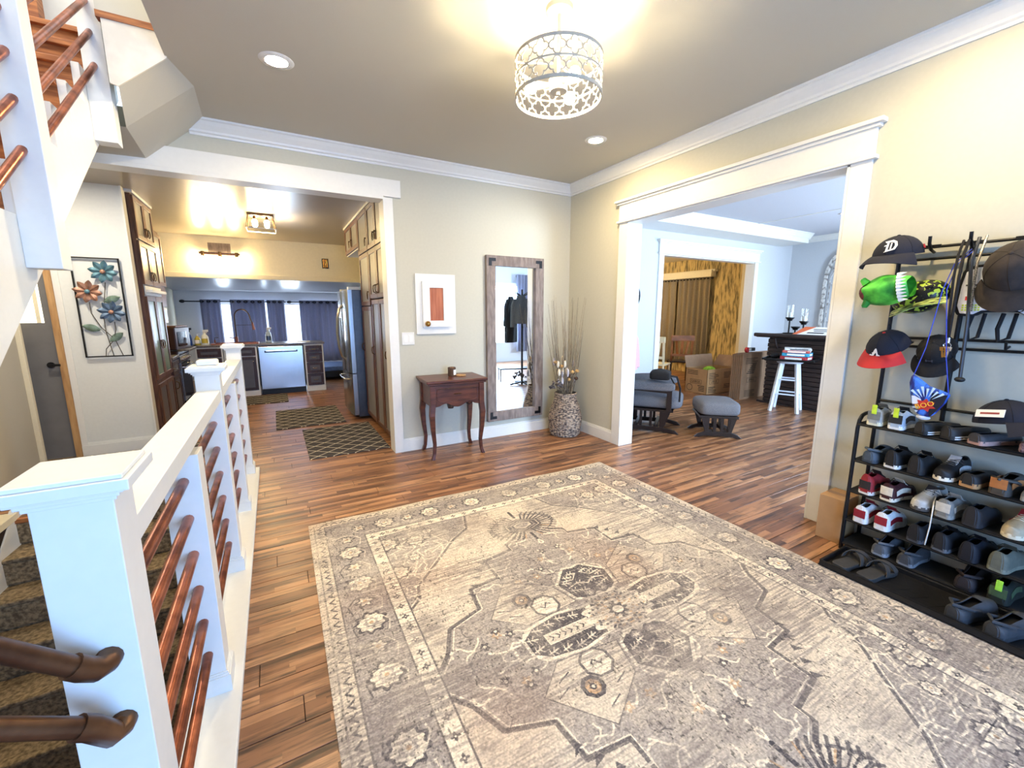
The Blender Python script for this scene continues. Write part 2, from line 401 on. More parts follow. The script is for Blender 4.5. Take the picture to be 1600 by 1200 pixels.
# ---- kitchen / hall shell
KZ = 2.77
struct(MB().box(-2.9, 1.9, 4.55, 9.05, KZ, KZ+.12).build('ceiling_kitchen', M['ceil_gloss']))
struct(MB().box(-1.86, -1.25, 5.92, 6.0, 0, KZ).box(-2.8, -1.86, 5.92, 6.0, 2.12, KZ).build('wall_art', M['wall_white']))
struct(MB().box(-1.95, -1.8, 6.0, 11.6, 0, KZ).build('wall_kitchen_left', M['wall']))
struct(MB().box(1.75, 1.9, 4.55, 11.6, 0, KZ).build('wall_kitchen_right', M['wall']))
struct(MB().box(-2.95, -2.8, 4.3, 7.0, 0, KZ).box(-2.95, -1.9, 7.0, 7.1, 0, KZ).box(-2.95,-2.29,4.3,4.4,0,KZ).build('wall_hall', M['cream']))
struct(MB().box(-1.8, 1.75, 8.92, 9.05, 2.1, KZ).build('wall_pass_through', M['cream']))
struct(MB().box(-1.8, 1.75, 8.90, 9.07, 2.08, 2.16).build('trim_9', M['cream'], bevel=.004))
base('baseboard_art', (-1.86, 5.92, -1.25, 5.92, 0, -1))
struct(MB().box(-1.25, -1.235, 5.9, 6.02, 0, KZ).build('trim_10', M['white']))
# sun room
sr = MB().add([(-1.8,9.05,2.12),(1.75,9.05,2.12),(1.75,11.6,1.96),(-1.8,11.6,1.96),(-1.8,9.05,2.2),(1.75,9.05,2.2),(1.75,11.6,2.1),(-1.8,11.6,2.1)],
              [(0,1,2,3),(7,6,5,4),(0,4,5,1),(1,5,6,2),(2,6,7,3),(3,7,4,0)])
struct(sr.build('ceiling_sunroom', mat('sunroom_ceiling', (150,152,158), .3, var=.03, scale=8)))
struct(MB().box(-1.8, 1.75, 11.45, 11.6, 0, .45).box(-1.8, 1.75, 11.45, 11.6, 1.72, 2.1).box(-1.8, -1.3, 11.45, 11.6, .45, 1.72).box(1.6, 1.75, 11.45, 11.6, .45, 1.72).build('wall_sunroom', M['wall_cool']))
window(2, -1.3, 1.6, 11.5, .45, 1.72, 4)
# ---- lounge (room 2) shell
LZ = 2.95
wl = MB()
LY = 4.95
wl.box(3.48, 5.62, LY, LY+.15, 0, LZ).box(8.15, 9.45, LY, LY+.15, 0, LZ).box(5.62, 8.15, LY, LY+.15, 2.43, LZ)
struct(wl.build('wall_lounge_back', M['wall_cool']))
struct(MB().box(9.4, 9.55, -2.6, 5.1, 0, LZ).build('wall_lounge_far', M['wall_cool']))
struct(MB().box(3.48, 4.6, -2.65, -2.5, 0, LZ).box(6.6, 9.5, -2.65, -2.5, 0, LZ).box(4.6, 6.6, -2.65, -2.5, 0, .7).box(4.6, 6.6, -2.65, -2.5, 2.3, LZ).build('wall_lounge_front', M['wall_cool']))
window(3, 4.6, 6.6, -2.5, .7, 2.3, 2)
struct(MB().box(3.48, 9.5, -2.6, 5.1, LZ, LZ+.1).build('ceiling_lounge', M['ceil_cool']))
for xx in (5.2, 7.2): struct(MB().box(xx-.012, xx+.012, -2.5, 4.4, LZ-.008, LZ).build('trim_12', M['white']))
struct(MB().box(3.48, 8.98, 4.45, LY, 2.78, LZ).build('trim_13', M['white'], bevel=.004), 'white boxed beam along the lounge back wall')
crown('trim_14', (3.48, 4.45), (9.0, 4.45), (0,-1,0), z=LZ, s=.9)
crown('trim_15', (9.4, LY), (9.4, -2.5), (-1,0,0), z=LZ, s=.9)
c2 = MB().box(5.52, 5.63, LY-.022, LY+.17, 0, 2.43).box(8.14, 8.25, LY-.022, LY+.17, 0, 2.43)
struct(c2.build('trim_16', M['white'], bevel=.003))
h2 = MB().box(5.51, 8.26, LY-.028, LY, 2.445, 2.6).box(5.49, 8.28, LY-.045, LY, 2.425, 2.447).box(5.49, 8.28, LY-.045, LY, 2.6, 2.62).box(5.47, 8.30, LY-.065, LY, 2.62, 2.65).box(5.6, 8.17, LY, LY+.15, 2.41, 2.43)
struct(h2.build('trim_17', M['white'], bevel=.003))
base('baseboard_lounge', (3.5, LY, 5.52, LY, 0, -1), (8.25, LY, 9.4, LY, 0, -1), (9.4, -2.5, 9.4, LY, -1, 0), (XR+.16, 3.42, XR+.16, LY, 1, 0))
# ---- dining room beyond
M['wallpaper'] = mat('streaked_wallpaper', (202,176,118), .8, scale=9, stretch=(3,3,.5), col2=(112,100,72), detail=8, lo=.38, hi=.58)
struct(MB().box(9.02, 9.12, 5.1, 9, 0, 2.9).box(4.4, 9.1, 9, 9.1, 0, 2.9).box(4.3, 4.4, 5.1, 9.1, 0, 2.9).build('wall_dining', M['wallpaper']))
struct(MB().box(8.94, 9.02, 5.1, 5.69, 0, 2.75).build('wall_dining_return', M['cream']))
struct(MB().box(4.3, 9.1, 5.1, 9.1, 2.75, 2.85).build('ceiling_dining', M['cream']))
struct(MB().box(8.85, 9.02, 6.37, 8.9, 2.3, 2.45).box(8.9, 9.02, 6.32, 8.95, 2.42, 2.47).build('trim_18', M['cream'], bevel=.004))
# ================================================================ STAIRS AND RAILINGS
RX0, RX1 = -.384, -.275
rail = thing('stair_railing', 'white stair railing with horizontal copper pipes beside the rug', 'railing', (0, 0, 0))
pbox('base_board', M['white'], rail, -.412, -.23, .92, 4.56, 0, .03, bevel=.004)
posts = [(.963, 1), (1.80, 0), (2.70, 1), (3.55, 0), (4.40, 1)]
RT = 1.09
for i, (yf, newel) in enumerate(posts):
    y1 = yf+.11
    top = 1.19 if newel else RT-.09
    p = pbox('newel_post' if newel else 'post', M['white'], rail, RX0, RX1, yf, y1, .03, top, bevel=.002)
    b = MB()
    for g, za, zb in ((.014, .03, .1), (.009, .1, .108), (.005, .108, .114)): b.box(RX0-g, RX1+g, yf-g, y1+g, za, zb)
    b.build('base_block', M['white'], p)
    if newel:
        c = MB()
        for g, za, zb in ((.006, 1.172, 1.180), (.012, 1.180, 1.188), (.02, 1.188, 1.194), (.031, 1.194, 1.214)): c.box(RX0-g, RX1+g, yf-g, y1+g, za, zb)
        c.box(RX0-.022, RX1+.022, yf-.022, y1+.022, 1.214, 1.222)
        c.build('post_cap', M['white'], p, bevel=.0015)
for i in range(4):
    ya, yb = posts[i][0]+.11, posts[i+1][0]
    if i % 2 == 0:
        y0 = posts[i][0]+.11; y1 = posts[i+2][0]
        pbox('handrail', M['white'], rail, RX0+.002, RX1-.002, y0, y1, RT-.055, RT, bevel=.002)
    for k in range(6):
        z = .905-.1405*k
        MB().cyl((-.325, ya-.01, z), (-.325, yb+.01, z), .0165, n=12).build('pipe', M['copper'], rail, smooth=True)
tag(MB().box(RX0+.012, RX1-.004, 2.71, 2.80, 1.222, 1.25).build('charger_block', M['white'], bevel=.008, seg=3), 'small white rounded block lying on a railing post cap', 'block')
# guard pipes from the first newel
def pt(px, py, t):
    d = _f+_r*((px-800)/FPX)-_u*((py-600)/FPX); return Vector((0, 0, H))+d*t
gp = thing('guard_pipes', 'pair of aged copper guard pipes elbowed into the front newel post', 'pipe', (-.32, .963, .73))
for a, fl, e2 in ((Vector((-.318,.963,.868)), pt(128,1045,.728), pt(-60,1003,.60)), (Vector((-.314,.963,.728)), pt(140,1137,.728), pt(-60,1140,.60))):
    o_ = Vector((-.32, .963, .73))
    pts = [a, a+Vector((-.004,-.018,0)), a+Vector((-.014,-.03,.002)), fl]
    fl2 = fl+(e2-fl).normalized()*.02
    MB().tube([q-o_ for q in (fl, fl.lerp(e2, .5), e2)], .0165, n=14).build('pipe', M['copper_dark'], gp, smooth=True)
    MB().tube([q-o_ for q in (a+Vector((0,-.0008,0)), a+Vector((0,-.014,0)), a+Vector((-.010,-.028,.002)), fl, fl2)], [.0215,.0205,.0205,.0205,.0205], n=14).build('elbow', M['copper_dark'], gp, smooth=True)
# ---- lower flight, going down towards the viewer
st = thing('lower_staircase', 'carpeted brown staircase going down behind the white railing', 'staircase', (-1.1, 4.3, 0))
TR, RI = .25, .19
for k in range(12):
    y1 = -k*TR; z = -(k+1)*RI
    b = MB().box(-.68, .68, y1-TR-.025, y1, z-.03, z).box(-.68, .68, y1-.02, y1, z-.0, z+RI-.03)
    b.build('step', M['carpet'], st, bevel=.012, seg=2)
pbox('nosing', M['rawwood'], st, -.68, .68, -.03, .012, -.03, .006, bevel=.006)
def skirt(x0, x1):
    return MB().prism([(.1,.07),(-.0,.07),(-3.2,-2.43),(-3.2,-2.75),(.1,-.3)], x0, x1, 'x')
skirt(-.70, -.67).build('skirt_board', M['white'], st, bevel=.003)
skirt(.672, .685).build('skirt_board', M['white'], st, bevel=.003)
M['brick'] = mat('old_brick', (122,74,56), .9, scale=22, col2=(88,56,46), bump=.5)
struct(MB().box(-1.95, -1.83, .9, 4.3, -2.8, -.0).build('wall_basement_left', M['brick']))
struct(MB().box(-.415, -.30, .9, 4.3, -2.8, -.006).box(-1.8, -.4, .78, .9, -2.8, -.006).build('wall_basement_right', M['cream']))
struct(MB().box(-1.9, -.3, .8, 4.4, -2.9, -2.75).build('floor_basement', M['carpet']))
ledge = MB().box(-1.92, -1.76, .9, 4.31, 0, .05)
struct(ledge.build('trim_19', M['cream'], bevel=.004))
# ---- upper flight
us = thing('upper_staircase', 'white upper staircase with raw wood treads and hanging posts', 'staircase', (-.84, .45, 0))
ox, oy = -.84, .45
def zl(y): return .78*(y+oy)-.351
N_ = 16; tr = .262; ri = tr*.78
poly = [(-.0, max(0, zl(0)))]
poly = [(.0, 0.0), (3.86, zl(3.86)), (3.86, zl(3.86)+.28)]
yy = 3.86
prof = []
k = 0
while yy > .02:
    zt = zl(yy)+.30
    prof.append((yy, zt)); prof.append((yy-tr, zt)); yy -= tr
prof = [(max(y, 0), max(z, 0)) for y, z in prof]
poly = [(.0, .0), (3.86, zl(3.86))]+prof
MB().prism(poly, -.035, 0, 'x').build('stringer', M['white'], us)
MB().prism(poly, -1.295, -1.27, 'x').build('stringer', M['white'], us)
yy = 3.86
while yy > .1:
    zt = zl(yy)+.30
    pbox('tread', M['rawwood'], us, -1.27, .0-.036, yy-tr-.03, yy, zt-.032, zt, bevel=.004)
    pbox('riser', M['rawwood'], us, -1.27, .0-.036, yy-tr, yy-tr+.018, zt-ri+.0, zt-.032)
    yy -= tr
MB().prism([(.15,zl(.15)+.012), (3.86,zl(3.86)+.012), (3.86,zl(3.86)+.03), (.15,zl(.15)+.03)], -1.27, -.035, 'x').build('underside', M['cream'], us)
def hang(yf, z0, z1, w=.1):
    p = pbox('post', M['white'], us, .0, .108, yf-oy, yf-oy+w, z0, z1, bevel=.003); return p
hang(2.455, 1.677, 4.2); hang(3.60, 2.52, 4.6); hang(1.31, .78, 3.2)
def upipe(ya, za, yb, zb):
    MB().cyl((.05, ya-oy, za), (.05, yb-oy, zb), .0165, n=12).build('pipe', M['copper'], us, smooth=True)
sl = .755
for z in (2.94, 3.115, 3.28, 3.45):   # heights at y = 3.61
    upipe(2.54, z-sl*1.07, 3.61, z)
for px, py in ((5,10), (15,80), (30,155), (46,235)):
    d = _f+_r*((px-800)/FPX)-_u*((py-600)/FPX); t = 2.46/d.y; z = H+d.z*t
    upipe(1.40, z-sl*1.06, 2.46, z)
# ================================================================ ENTRY ROOM OBJECTS
# ---- rug
def paint_rug():
    RW, RL = 2.66, 3.40
    s = .0025; nx, ny = int(RW/2/s), int(RL/2/s)
    X, Y = np.meshgrid((np.arange(nx)+.5)*s, (np.arange(ny)+.5)*s)     # folded quadrant, origin at the centre
    rng = np.random.default_rng(3)
    def noise(w, h, gx, gy):
        g = rng.random((gy+2, gx+2)); xs = np.linspace(0, gx, w); ys = np.linspace(0, gy, h)
        xi = xs.astype(int); yi = ys.astype(int); fx = xs-xi; fy = ys-yi; fx = fx*fx*(3-2*fx); fy = (fy*fy*(3-2*fy))[:, None]
        a = g[yi][:, xi]*(1-fx)+g[yi][:, xi+1]*fx; b = g[yi+1][:, xi]*(1-fx)+g[yi+1][:, xi+1]*fx
        return a*(1-fy)+b*fy
    LIGHT, CREAM, GREY, DARK, TAN = (np.array(c, float) for c in ((206,196,176), (232,223,200), (142,136,132), (62,59,63), (190,156,118)))
    I = np.tile(LIGHT, (ny, nx, 1))
    def inpoly(P, X=X, Y=Y):
        r = np.zeros(X.shape, bool); k = len(P)
        for i in range(k):
            (x0, y0), (x1, y1) = P[i], P[(i+1) % k]
            if y0 == y1: continue
            c = ((Y >= y0) != (Y >= y1)) & (X < (x1-x0)*(Y-y0)/(y1-y0)+x0); r ^= c
        return r
    def put(mask, c, a=1.0): I[mask] = I[mask]*(1-a)+c*a
    def line(P, w, c, a=1.0, closed=False):
        m = np.zeros(X.shape, bool); k = len(P)
        for i in range(k if closed else k-1):
            (x0, y0), (x1, y1) = P[i], P[(i+1) % k]; dx, dy = x1-x0, y1-y0
            t = np.clip(((X-x0)*dx+(Y-y0)*dy)/(dx*dx+dy*dy+1e-9), 0, 1)
            m |= (X-x0-t*dx)**2+(Y-y0-t*dy)**2 < w*w/4
        put(m, c, a)
    def ell(cx, cy, rx, ry, c, a=1.0, k=0, amp=0):
        t = np.arctan2((Y-cy)/ry, (X-cx)/rx); put(((X-cx)/rx)**2+((Y-cy)/ry)**2 < (1+amp*np.cos(k*t))**2, c, a)
    def flower(cx, cy, r):
        ell(cx, cy, r*1.25, r*1.25, DARK, .9, 9, .12); ell(cx, cy, r, r, CREAM, 1, 9, .1); ell(cx, cy, r*.55, r*.55, GREY, .7, 7, .15); ell(cx, cy, r*.35, r*.35, CREAM); ell(cx, cy, r*.17, r*.17, TAN)
    # field spandrel corners
    put(inpoly([(.30,1.32),(.36,1.12),(.5,1.02),(.61,.90),(.84,.66),(.86,.56),(1.0,.42),(1.0,1.32)]), GREY, .75)
    line([(.30,1.32),(.36,1.12),(.5,1.02),(.61,.90),(.84,.66),(.86,.56),(1.0,.42)], .014, DARK, .7)
    line([(.315,1.32),(.375,1.13),(.51,1.03),(.62,.91),(.85,.67),(.875,.565),(1.0,.435)], .006, CREAM)
    for i in range(46):
        a = rng.random()*6.3; cx, cy = .6+rng.random()*.36, .62+rng.random()*.66
        p = [(cx, cy)]
        for q in range(5):
            a += (rng.random()-.5)*2.4; p.append((p[-1][0]+.035*math.cos(a), p[-1][1]+.035*math.sin(a)))
        line(p, .009, CREAM, .9)
    for cx, cy, r in ((.72,1.14,.05), (.9,.84,.05), (.9,1.17,.06), (.62,1.22,.03), (.78,.95,.03)): flower(cx, cy, r)
    line([(.62,1.26),(.82,1.26),(.82,1.12),(.62,1.12)], .006, DARK, .8, True)
    # stepped medallion, outer
    out = [(0,1.02),(.10,.94),(.10,.86),(.22,.80),(.22,.74),(.42,.70),(.42,.52),(.60,.50),(.62,.34),(.80,.28),(.86,.14),(.98,0),(0,0)]
    put(inpoly(out), GREY, .72); line(out[:-1], .02, DARK, .7); line([(x*.975, y*.975) for x, y in out[:-1]], .006, CREAM)
    for i in range(5):
        t = i/5; x, y = .42+.2*t, .70-.3*t
        put(inpoly([(x, y), (x+.05, y+.015), (x+.02, y-.03)]), DARK, .8)
    for i in range(90):
        a = rng.random()*6.3; cx, cy = rng.random()*.85, rng.random()*.85
        if cx/.95+cy/1.0 > .95: continue
        p = [(cx, cy)]
        for q in range(5):
            a += (rng.random()-.5)*2.6; p.append((p[-1][0]+.03*math.cos(a), p[-1][1]+.03*math.sin(a)))
        line(p, (.010 if i % 2 else .008) if i % 4 else .005, CREAM if i % 4 else DARK, .95 if i % 4 else .6)
    for i in range(22):
        cx, cy = rng.random()*.7, rng.random()*.75
        if cx/.9+cy/.95 < .9: ell(cx, cy, .02, .02, DARK if i % 2 else TAN, .8, 5, .3); ell(cx, cy, .008, .008, CREAM)
    # light quarter panels with twin lozenges
    put(inpoly([(.15,.15),(.46,.12),(.60,.24),(.42,.46),(.20,.32)]), LIGHT, .9)
    line([(.15,.15),(.46,.12),(.60,.24),(.42,.46),(.20,.32)], .005, DARK, .7, True)
    oct_ = lambda cx, cy, r: [(cx+r*math.cos(PI/8+k*PI/4), cy+r*math.sin(PI/8+k*PI/4)) for k in range(8)]
    put(inpoly(oct_(.31,.20,.075)), CREAM); line(oct_(.31,.20,.075), .012, DARK, .85, True); line([(.28,.20),(.30,.215),(.32,.185),(.34,.20)], .007, DARK)
    put(inpoly(oct_(.40,.29,.055)), DARK, .9); put(inpoly(oct_(.40,.29,.036)), TAN); ell(.40,.29,.015,.015, DARK); ell(.40,.29,.007,.007, CREAM)
    for cx, cy in ((.27,.31),(.48,.2),(.36,.38),(.52,.26)): ell(cx, cy, .03, .012, CREAM); line([(cx-.03,cy-.012),(cx+.03,cy+.012)], .006, DARK); 
    # dark cross arms, inner
    arm1 = [(0,.09),(.16,.10),(.30,.125),(.46,.10),(.53,.05),(.53,0),(0,0)]
    arm2 = [(0,.40),(.06,.41),(.17,.30),(.14,.17),(.06,.12),(0,.12)]
    for arm in (arm1, arm2):
        put(inpoly(arm), DARK, .9); line(arm[:-1] if arm is arm1 else arm[:-1], .016, CREAM)
    for cx, cy in ((.23,.075),(.30,.09),(.37,.08),(.44,.07),(.49,.03),(.05,.20),(.10,.22),(.11,.29),(.04,.35),(.08,.33),(.04,.26)):
        line([(cx-.025,cy-.006),(cx+.025,cy+.006)], .008, CREAM, .9); line([(cx-.012,cy-.02),(cx,cy),(cx-.012,cy+.02)], .006, CREAM, .9); line([(cx+.012,cy-.02),(cx+.016,cy),(cx+.012,cy+.02)], .005, CREAM, .9)
    put(inpoly([(.18,.03),(.43,.03),(.43,0),(.18,0)]), LIGHT); line([(.18,.03),(.43,.03),(.43,0)], .007, CREAM)
    for i in range(6): line([(.22+.035*i,.0),(.235+.035*i,.014)], .005, DARK)
    line([(0,.24),(.05,.27),(.12,.25)], .008, CREAM); line([(.02,.34),(.06,.30),(.12,.31)], .007, CREAM)
    ell(.045,.17,.03,.02, GREY); ell(.045,.17,.016,.011, CREAM, 1, 6, .3)
    ell(0, 0, .19, .15, CREAM, .95, 16, .07); ell(0, 0, .15, .12, LIGHT, 1, 12, .05)
    for i in range(40):
        a = rng.random()*1.57; r = rng.random()**.5*.16; ell(r*math.cos(a), r*.8*math.sin(a), .008, .006, DARK if i % 3 else TAN, .8)
    ell(0, 0, .05, .04, DARK, .8, 8, .2); ell(0, 0, .03, .025, CREAM)
    # pendant palmettes above and below the medallion
    cy0 = .97
    for i in range(15):
        a = -1.3+2.6*i/14
        for sg in (1, -1):
            q = (.22*math.cos(a), cy0+.15*math.sin(a)); line([(.12*math.cos(a), cy0+.08*math.sin(a)), q, (q[0]+.03, q[1]+.022*sg)], .013, DARK, .75)
            line([(.13*math.cos(a+.08), cy0+.13*math.sin(a+.08)), (.19*math.cos(a+.08), cy0+.18*math.sin(a+.08))], .008, TAN if i % 4 == 0 else LIGHT, .9)
    for r, c in ((.125, DARK), (.112, LIGHT), (.104, DARK), (.085, GREY), (.07, DARK), (.06, LIGHT), (.04, GREY)):
        put(inpoly([(0, cy0-r*.75), (r*1.1, cy0-r*.3), (r*1.1, cy0+r*.3), (0, cy0+r*.75)]), c, .9)
    line([(0,cy0-.12),(0,cy0-.2)], .02, DARK); line([(0,cy0+.12),(0,cy0+.21)], .02, DARK)
    # borders
    def band(a, b, c, al=1.0):
        d = np.minimum(RW/2-X, RL/2-Y); put((d >= a) & (d < b), c, al)
    band(.33, .405, CREAM); band(.325, .333, DARK, .8); band(.402, .409, DARK, .8)
    band(.10, .325, GREY, .85); band(0, .10, LIGHT); band(.092, .1, DARK, .7); band(.028, .034, DARK, .35)
    def along(fn, step, d):
        x = step/2
        while x < RW/2-d: fn(x, RL/2-d, 0); x += step
        y = step/2
        while y < RL/2-d: fn(RW/2-d, y, 1); y += step
    def dot(cx, cy, o): ell(cx, cy, .014, .014, DARK, .9, 4, .35); ell(cx, cy, .004, .004, CREAM)
    along(dot, .085, .368)
    def chev(cx, cy, o):
        if o: line([(cx-.012,cy-.02),(cx+.012,cy),(cx-.012,cy+.02)], .009, DARK, .8)
        else: line([(cx-.02,cy-.012),(cx,cy+.012),(cx+.02,cy-.012)], .009, DARK, .8)
    along(chev, .06, .062)
    along(lambda cx, cy, o: flower(cx, cy, .06), .34, .212)
    def small(cx, cy, o):
        q = .17
        (ax, ay) = (cx, cy+q) if o else (cx+q, cy)
        ell(ax, ay, .045, .045, DARK, .7, 6, .25); ell(ax, ay, .03, .03, CREAM, .9, 6, .25); ell(ax, ay, .012, .012, TAN)
    along(small, .34, .212)
    def scroll(cx, cy, o):
        for sgn in (1, -1):
            if o: line([(cx+sgn*.07,cy),(cx+sgn*.085,cy+.07),(cx+sgn*.05,cy+.12),(cx+sgn*.02,cy+.13)], .007, DARK if sgn > 0 else CREAM, .8)
            else: line([(cx,cy+sgn*.07),(cx+.07,cy+sgn*.085),(cx+.12,cy+sgn*.05),(cx+.13,cy+sgn*.02)], .007, DARK if sgn > 0 else CREAM, .8)
    along(scroll, .17, .212)
    # tiny woven motifs in the toned areas
    lum = I.mean(2); fine = noise(nx, ny, 150, 190); fine2 = noise(nx, ny, 230, 300)
    m1 = (fine > .70) & (lum < 178); put(m1, DARK, .3); m2 = (fine2 > .73) & (lum < 185); put(m2, CREAM, .3)
    m3 = (fine > .84) & (lum >= 178) & (X > 1.0); put(m3, GREY, .5)
    # unfold
    Q = I; top = np.concatenate([Q[:, ::-1], Q], 1); F = np.concatenate([top[::-1], top], 0)
    h, w = F.shape[:2]
    patch = noise(w, h, 9, 12)*.55+noise(w, h, 30, 50)*.3+noise(w, h, 90, 140)*.15
    streak = noise(w, h, 40, 700)*.5+noise(w, h, 160, 1300)*.5
    wear = np.clip((patch-.50)*3.2, 0, 1)*.6+np.clip((streak-.62)*4, 0, 1)*.55
    wear = np.clip(wear, 0, .85)[..., None]
    F = F*(1-wear)+np.array((204,194,174))*wear
    gs = np.clip((noise(w, h, 34, 620)*.6+noise(w, h, 8, 20)*.4-.46)*3.4, 0, 1)[..., None]
    F = F*(1-gs*.62)+np.array((116,109,107))*gs*.62
    gr = np.clip((noise(w, h, 12, 26)*.45+noise(w, h, 60, 120)*.3+noise(w, h, 120, 900)*.25-.52)*4, 0, 1)[..., None]
    F = F*(1-gr*.45)+np.array((126,118,112))*gr*.45
    sp = ((noise(w, h, 420, 300) > .84) & (noise(w, h, 20, 26) > .45))[..., None]; F = np.where(sp, F*.62, F)
    warm = np.clip((noise(w, h, 5, 7)-.72)*3, 0, 1)[..., None]; F = F*(1-warm*.25)+np.array((176,128,92))*warm*.25
    F = F*.95+np.array((182,172,154))*.05
    F *= (.86+.28*noise(w, h, 520, 700))[..., None]*np.array((1.03,1.0,.975))
    # light outer selvedge
    return np.clip(F, 0, 255)
R_ = paint_rug(); h_, w_ = R_.shape[:2]
img = bpy.data.images.new('woven_rug_pattern', w_, h_)
lr = np.ones((h_, w_, 4), np.float32); lr[..., :3] = R_/255.; img.pixels.foreach_set(lr.ravel()); img.update()
rm = bpy.data.materials.new('woven_rug'); rm.use_nodes = True
nt = rm.node_tree; ti = nt.nodes.new('ShaderNodeTexImage'); ti.image = img; ti.extension = 'EXTEND'; tcn = nt.nodes.new('ShaderNodeTexCoord')
nt.links.new(tcn.outputs['UV'], ti.inputs[0]); b_ = nt.nodes['Principled BSDF']; nt.links.new(ti.outputs[0], b_.inputs['Base Color']); b_.inputs['Roughness'].default_value = .95
nz_ = nt.nodes.new('ShaderNodeTexNoise'); nz_.inputs['Scale'].default_value = 350; bp_ = nt.nodes.new('ShaderNodeBump'); bp_.inputs['Strength'].default_value = .35; bp_.inputs['Distance'].default_value = .004
nt.links.new(tcn.outputs['Object'], nz_.inputs['Vector']); nt.links.new(nz_.outputs[0], bp_.inputs['Height']); nt.links.new(bp_.outputs[0], b_.inputs['Normal'])
rb = MB()
def rugf(u, v):
    x, y = (u-.5)*2.66, (v-.5)*3.40
    z = .011
    if v > .999: x += 0; y += .006*math.sin(u*21)
    if u in (0., 1.) or v in (0., 1.): z = .004
    else: z += .003*math.sin(u*9+2)*math.sin(v*7)*(1 if v > .9 else .3)
    return (x, y, z)
rb.grid(rugf, 60, 70)
rme = rb.mesh('area_rug', rm, smooth=True); uv = rme.uv_layers.new(name='UVMap')
for l in rme.loops:
    c = rme.vertices[l.vertex_index].co; uv.data[l.index].uv = (c.x/2.66+.5, c.y/3.40+.5)
tag(obj('area_rug', rme, None, (1.405, 1.395, .001), (0, 0, -.012)), 'large faded grey and cream medallion rug on the plank floor', 'rug')

# ---- drum pendant with quatrefoil lattice
pd = thing('pendant_light', 'white drum ceiling light with quatrefoil lattice shade', 'light', (1.39, 1.97, 3.01))
MB().lathe([(.0,-.03),(.055,-.03),(.066,-.022),(.068,0),(0,0)], 28).build('canopy', M['lattice'], pd, smooth=True)
MB().cyl((0,0,-.03),(0,0,-.40), .009).build('stem', M['lattice'], pd, smooth=True)
SRr, ZT, ZBt = .222, -.242, -.415
for nm, z, hh in (('hoop', ZT, .008), ('hoop', (ZT+ZBt)/2, .004), ('hoop', ZBt, .008)):
    MB().lathe([(SRr-.003,z-hh),(SRr+.003,z-hh),(SRr+.003,z+hh),(SRr-.003,z+hh),(SRr-.003,z-hh)], 48, cap=False).build(nm, M['lattice'], pd, smooth=True)
def quat(zc):
    pts = []
    for k in range(4):
        c = (math.cos(k*PI/2)*.0215, math.sin(k*PI/2)*.0205)
        for q in range(7):
            a = k*PI/2-1.85+3.7*q/6; pts.append((c[0]+.019*math.cos(a), c[1]+.019*math.sin(a)))
    return [(SRr*math.cos(x/SRr), SRr*math.sin(x/SRr), zc+z) for x, z in pts]
NQ = 17
for zc in ((ZT*3+ZBt)/4, (ZT+ZBt*3)/4):
    me = MB().tube(quat(zc), .0034, 5, closed=True).mesh('quatrefoil', M['lattice'], smooth=True)
    for k in range(NQ): obj('quatrefoil', me, pd, None, (0, 0, 2*PI*k/NQ))
    lk = MB()
MB().cyl((0,0,-.33),(0,0,-.385), .05, .045).build('lamp_hub', M['lattice'], pd, smooth=True)
for k in range(3):
    a = 2*PI*k/3+.5; d = Vector((math.cos(a), math.sin(a), 0))
    ar = MB().cyl(d*.04+Vector((0,0,-.355)), d*.105+Vector((0,0,-.357)), .014).build('socket', M['lattice'], pd, smooth=True)
    MB().sphere(d*.14+Vector((0,0,-.36)), .03, 14, 9).build('bulb', M['bulb2'], pd, smooth=True)
    MB().cyl(d*.03+Vector((0,0,-.25)), d*SRr+Vector((0,0,ZT)), .005, n=6).build('spoke', M['lattice'], pd)
# ---- recessed ceiling lights
for x, y, lab in ((.152, 3.184, 'round recessed ceiling light above the white stair railing'), (2.644, 3.158, 'round recessed ceiling light above the room corner with the dried stems'), (2.644, .75, 'round recessed ceiling light above the boot tray and shoe rack')):
    r = thing('recessed_light', lab, 'light', (x, y, ZC))
    MB().lathe([(.062,-.006),(.095,-.003),(.098,0),(.062,0)], 32, cap=False).build('trim_ring', M['white'], r, smooth=True)
    MB().lathe([(0,-.004),(.064,-.004)], 32, cap=False).build('lamp', M['canlight'], r)
# ---- sewing table
sw = thing('sewing_table', 'small walnut sewing table with curved legs against the back wall', 'table', (1.60, 4.15, 0), -.06)
TH = .825
pbox('table_top', M['walnut'], sw, -.325, .325, -.235, .225, TH-.028, TH, bevel=.006)
pbox('lid_edge', M['walnut'], sw, -.31, .31, -.222, .215, TH-.048, TH-.03, bevel=.003)
for s_ in (-1, 1): pbox('side_panel', M['walnut'], sw, s_*.265-.012, s_*.265+.012, -.19, .19, TH-.27, TH-.048)
pbox('back_panel', M['walnut'], sw, -.265, .265, .178, .19, TH-.25, TH-.048)
ap = [(-.25, TH-.05)]
for i in range(25):
    t = i/24; ap.append((-.25+.5*t, TH-.265-.022*math.cos(t*4*PI)*(1 if .1 < t < .9 else .4)))
ap.append((.25, TH-.05)); ap = ap[::-1]
MB().prism(ap, -.20, -.183, 'y').build('apron', M['walnut'], sw)
dp = MB().tube([(-.2,-.202,TH-.09),(.2,-.202,TH-.09),(.215,-.202,TH-.11),(.215,-.202,TH-.2),(.19,-.202,TH-.22),(.1,-.202,TH-.228),(0,-.202,TH-.215),(-.1,-.202,TH-.228),(-.19,-.202,TH-.22),(-.215,-.202,TH-.2),(-.215,-.202,TH-.11)], .004, 5, closed=True)
fr = dp.build('drawer_front', M['walnut'], sw)
MB().tube([(-.04,-.206,TH-.15),(0,-.21,TH-.146),(.04,-.206,TH-.15)], .004, 6).build('pull', M['bronze'], fr)
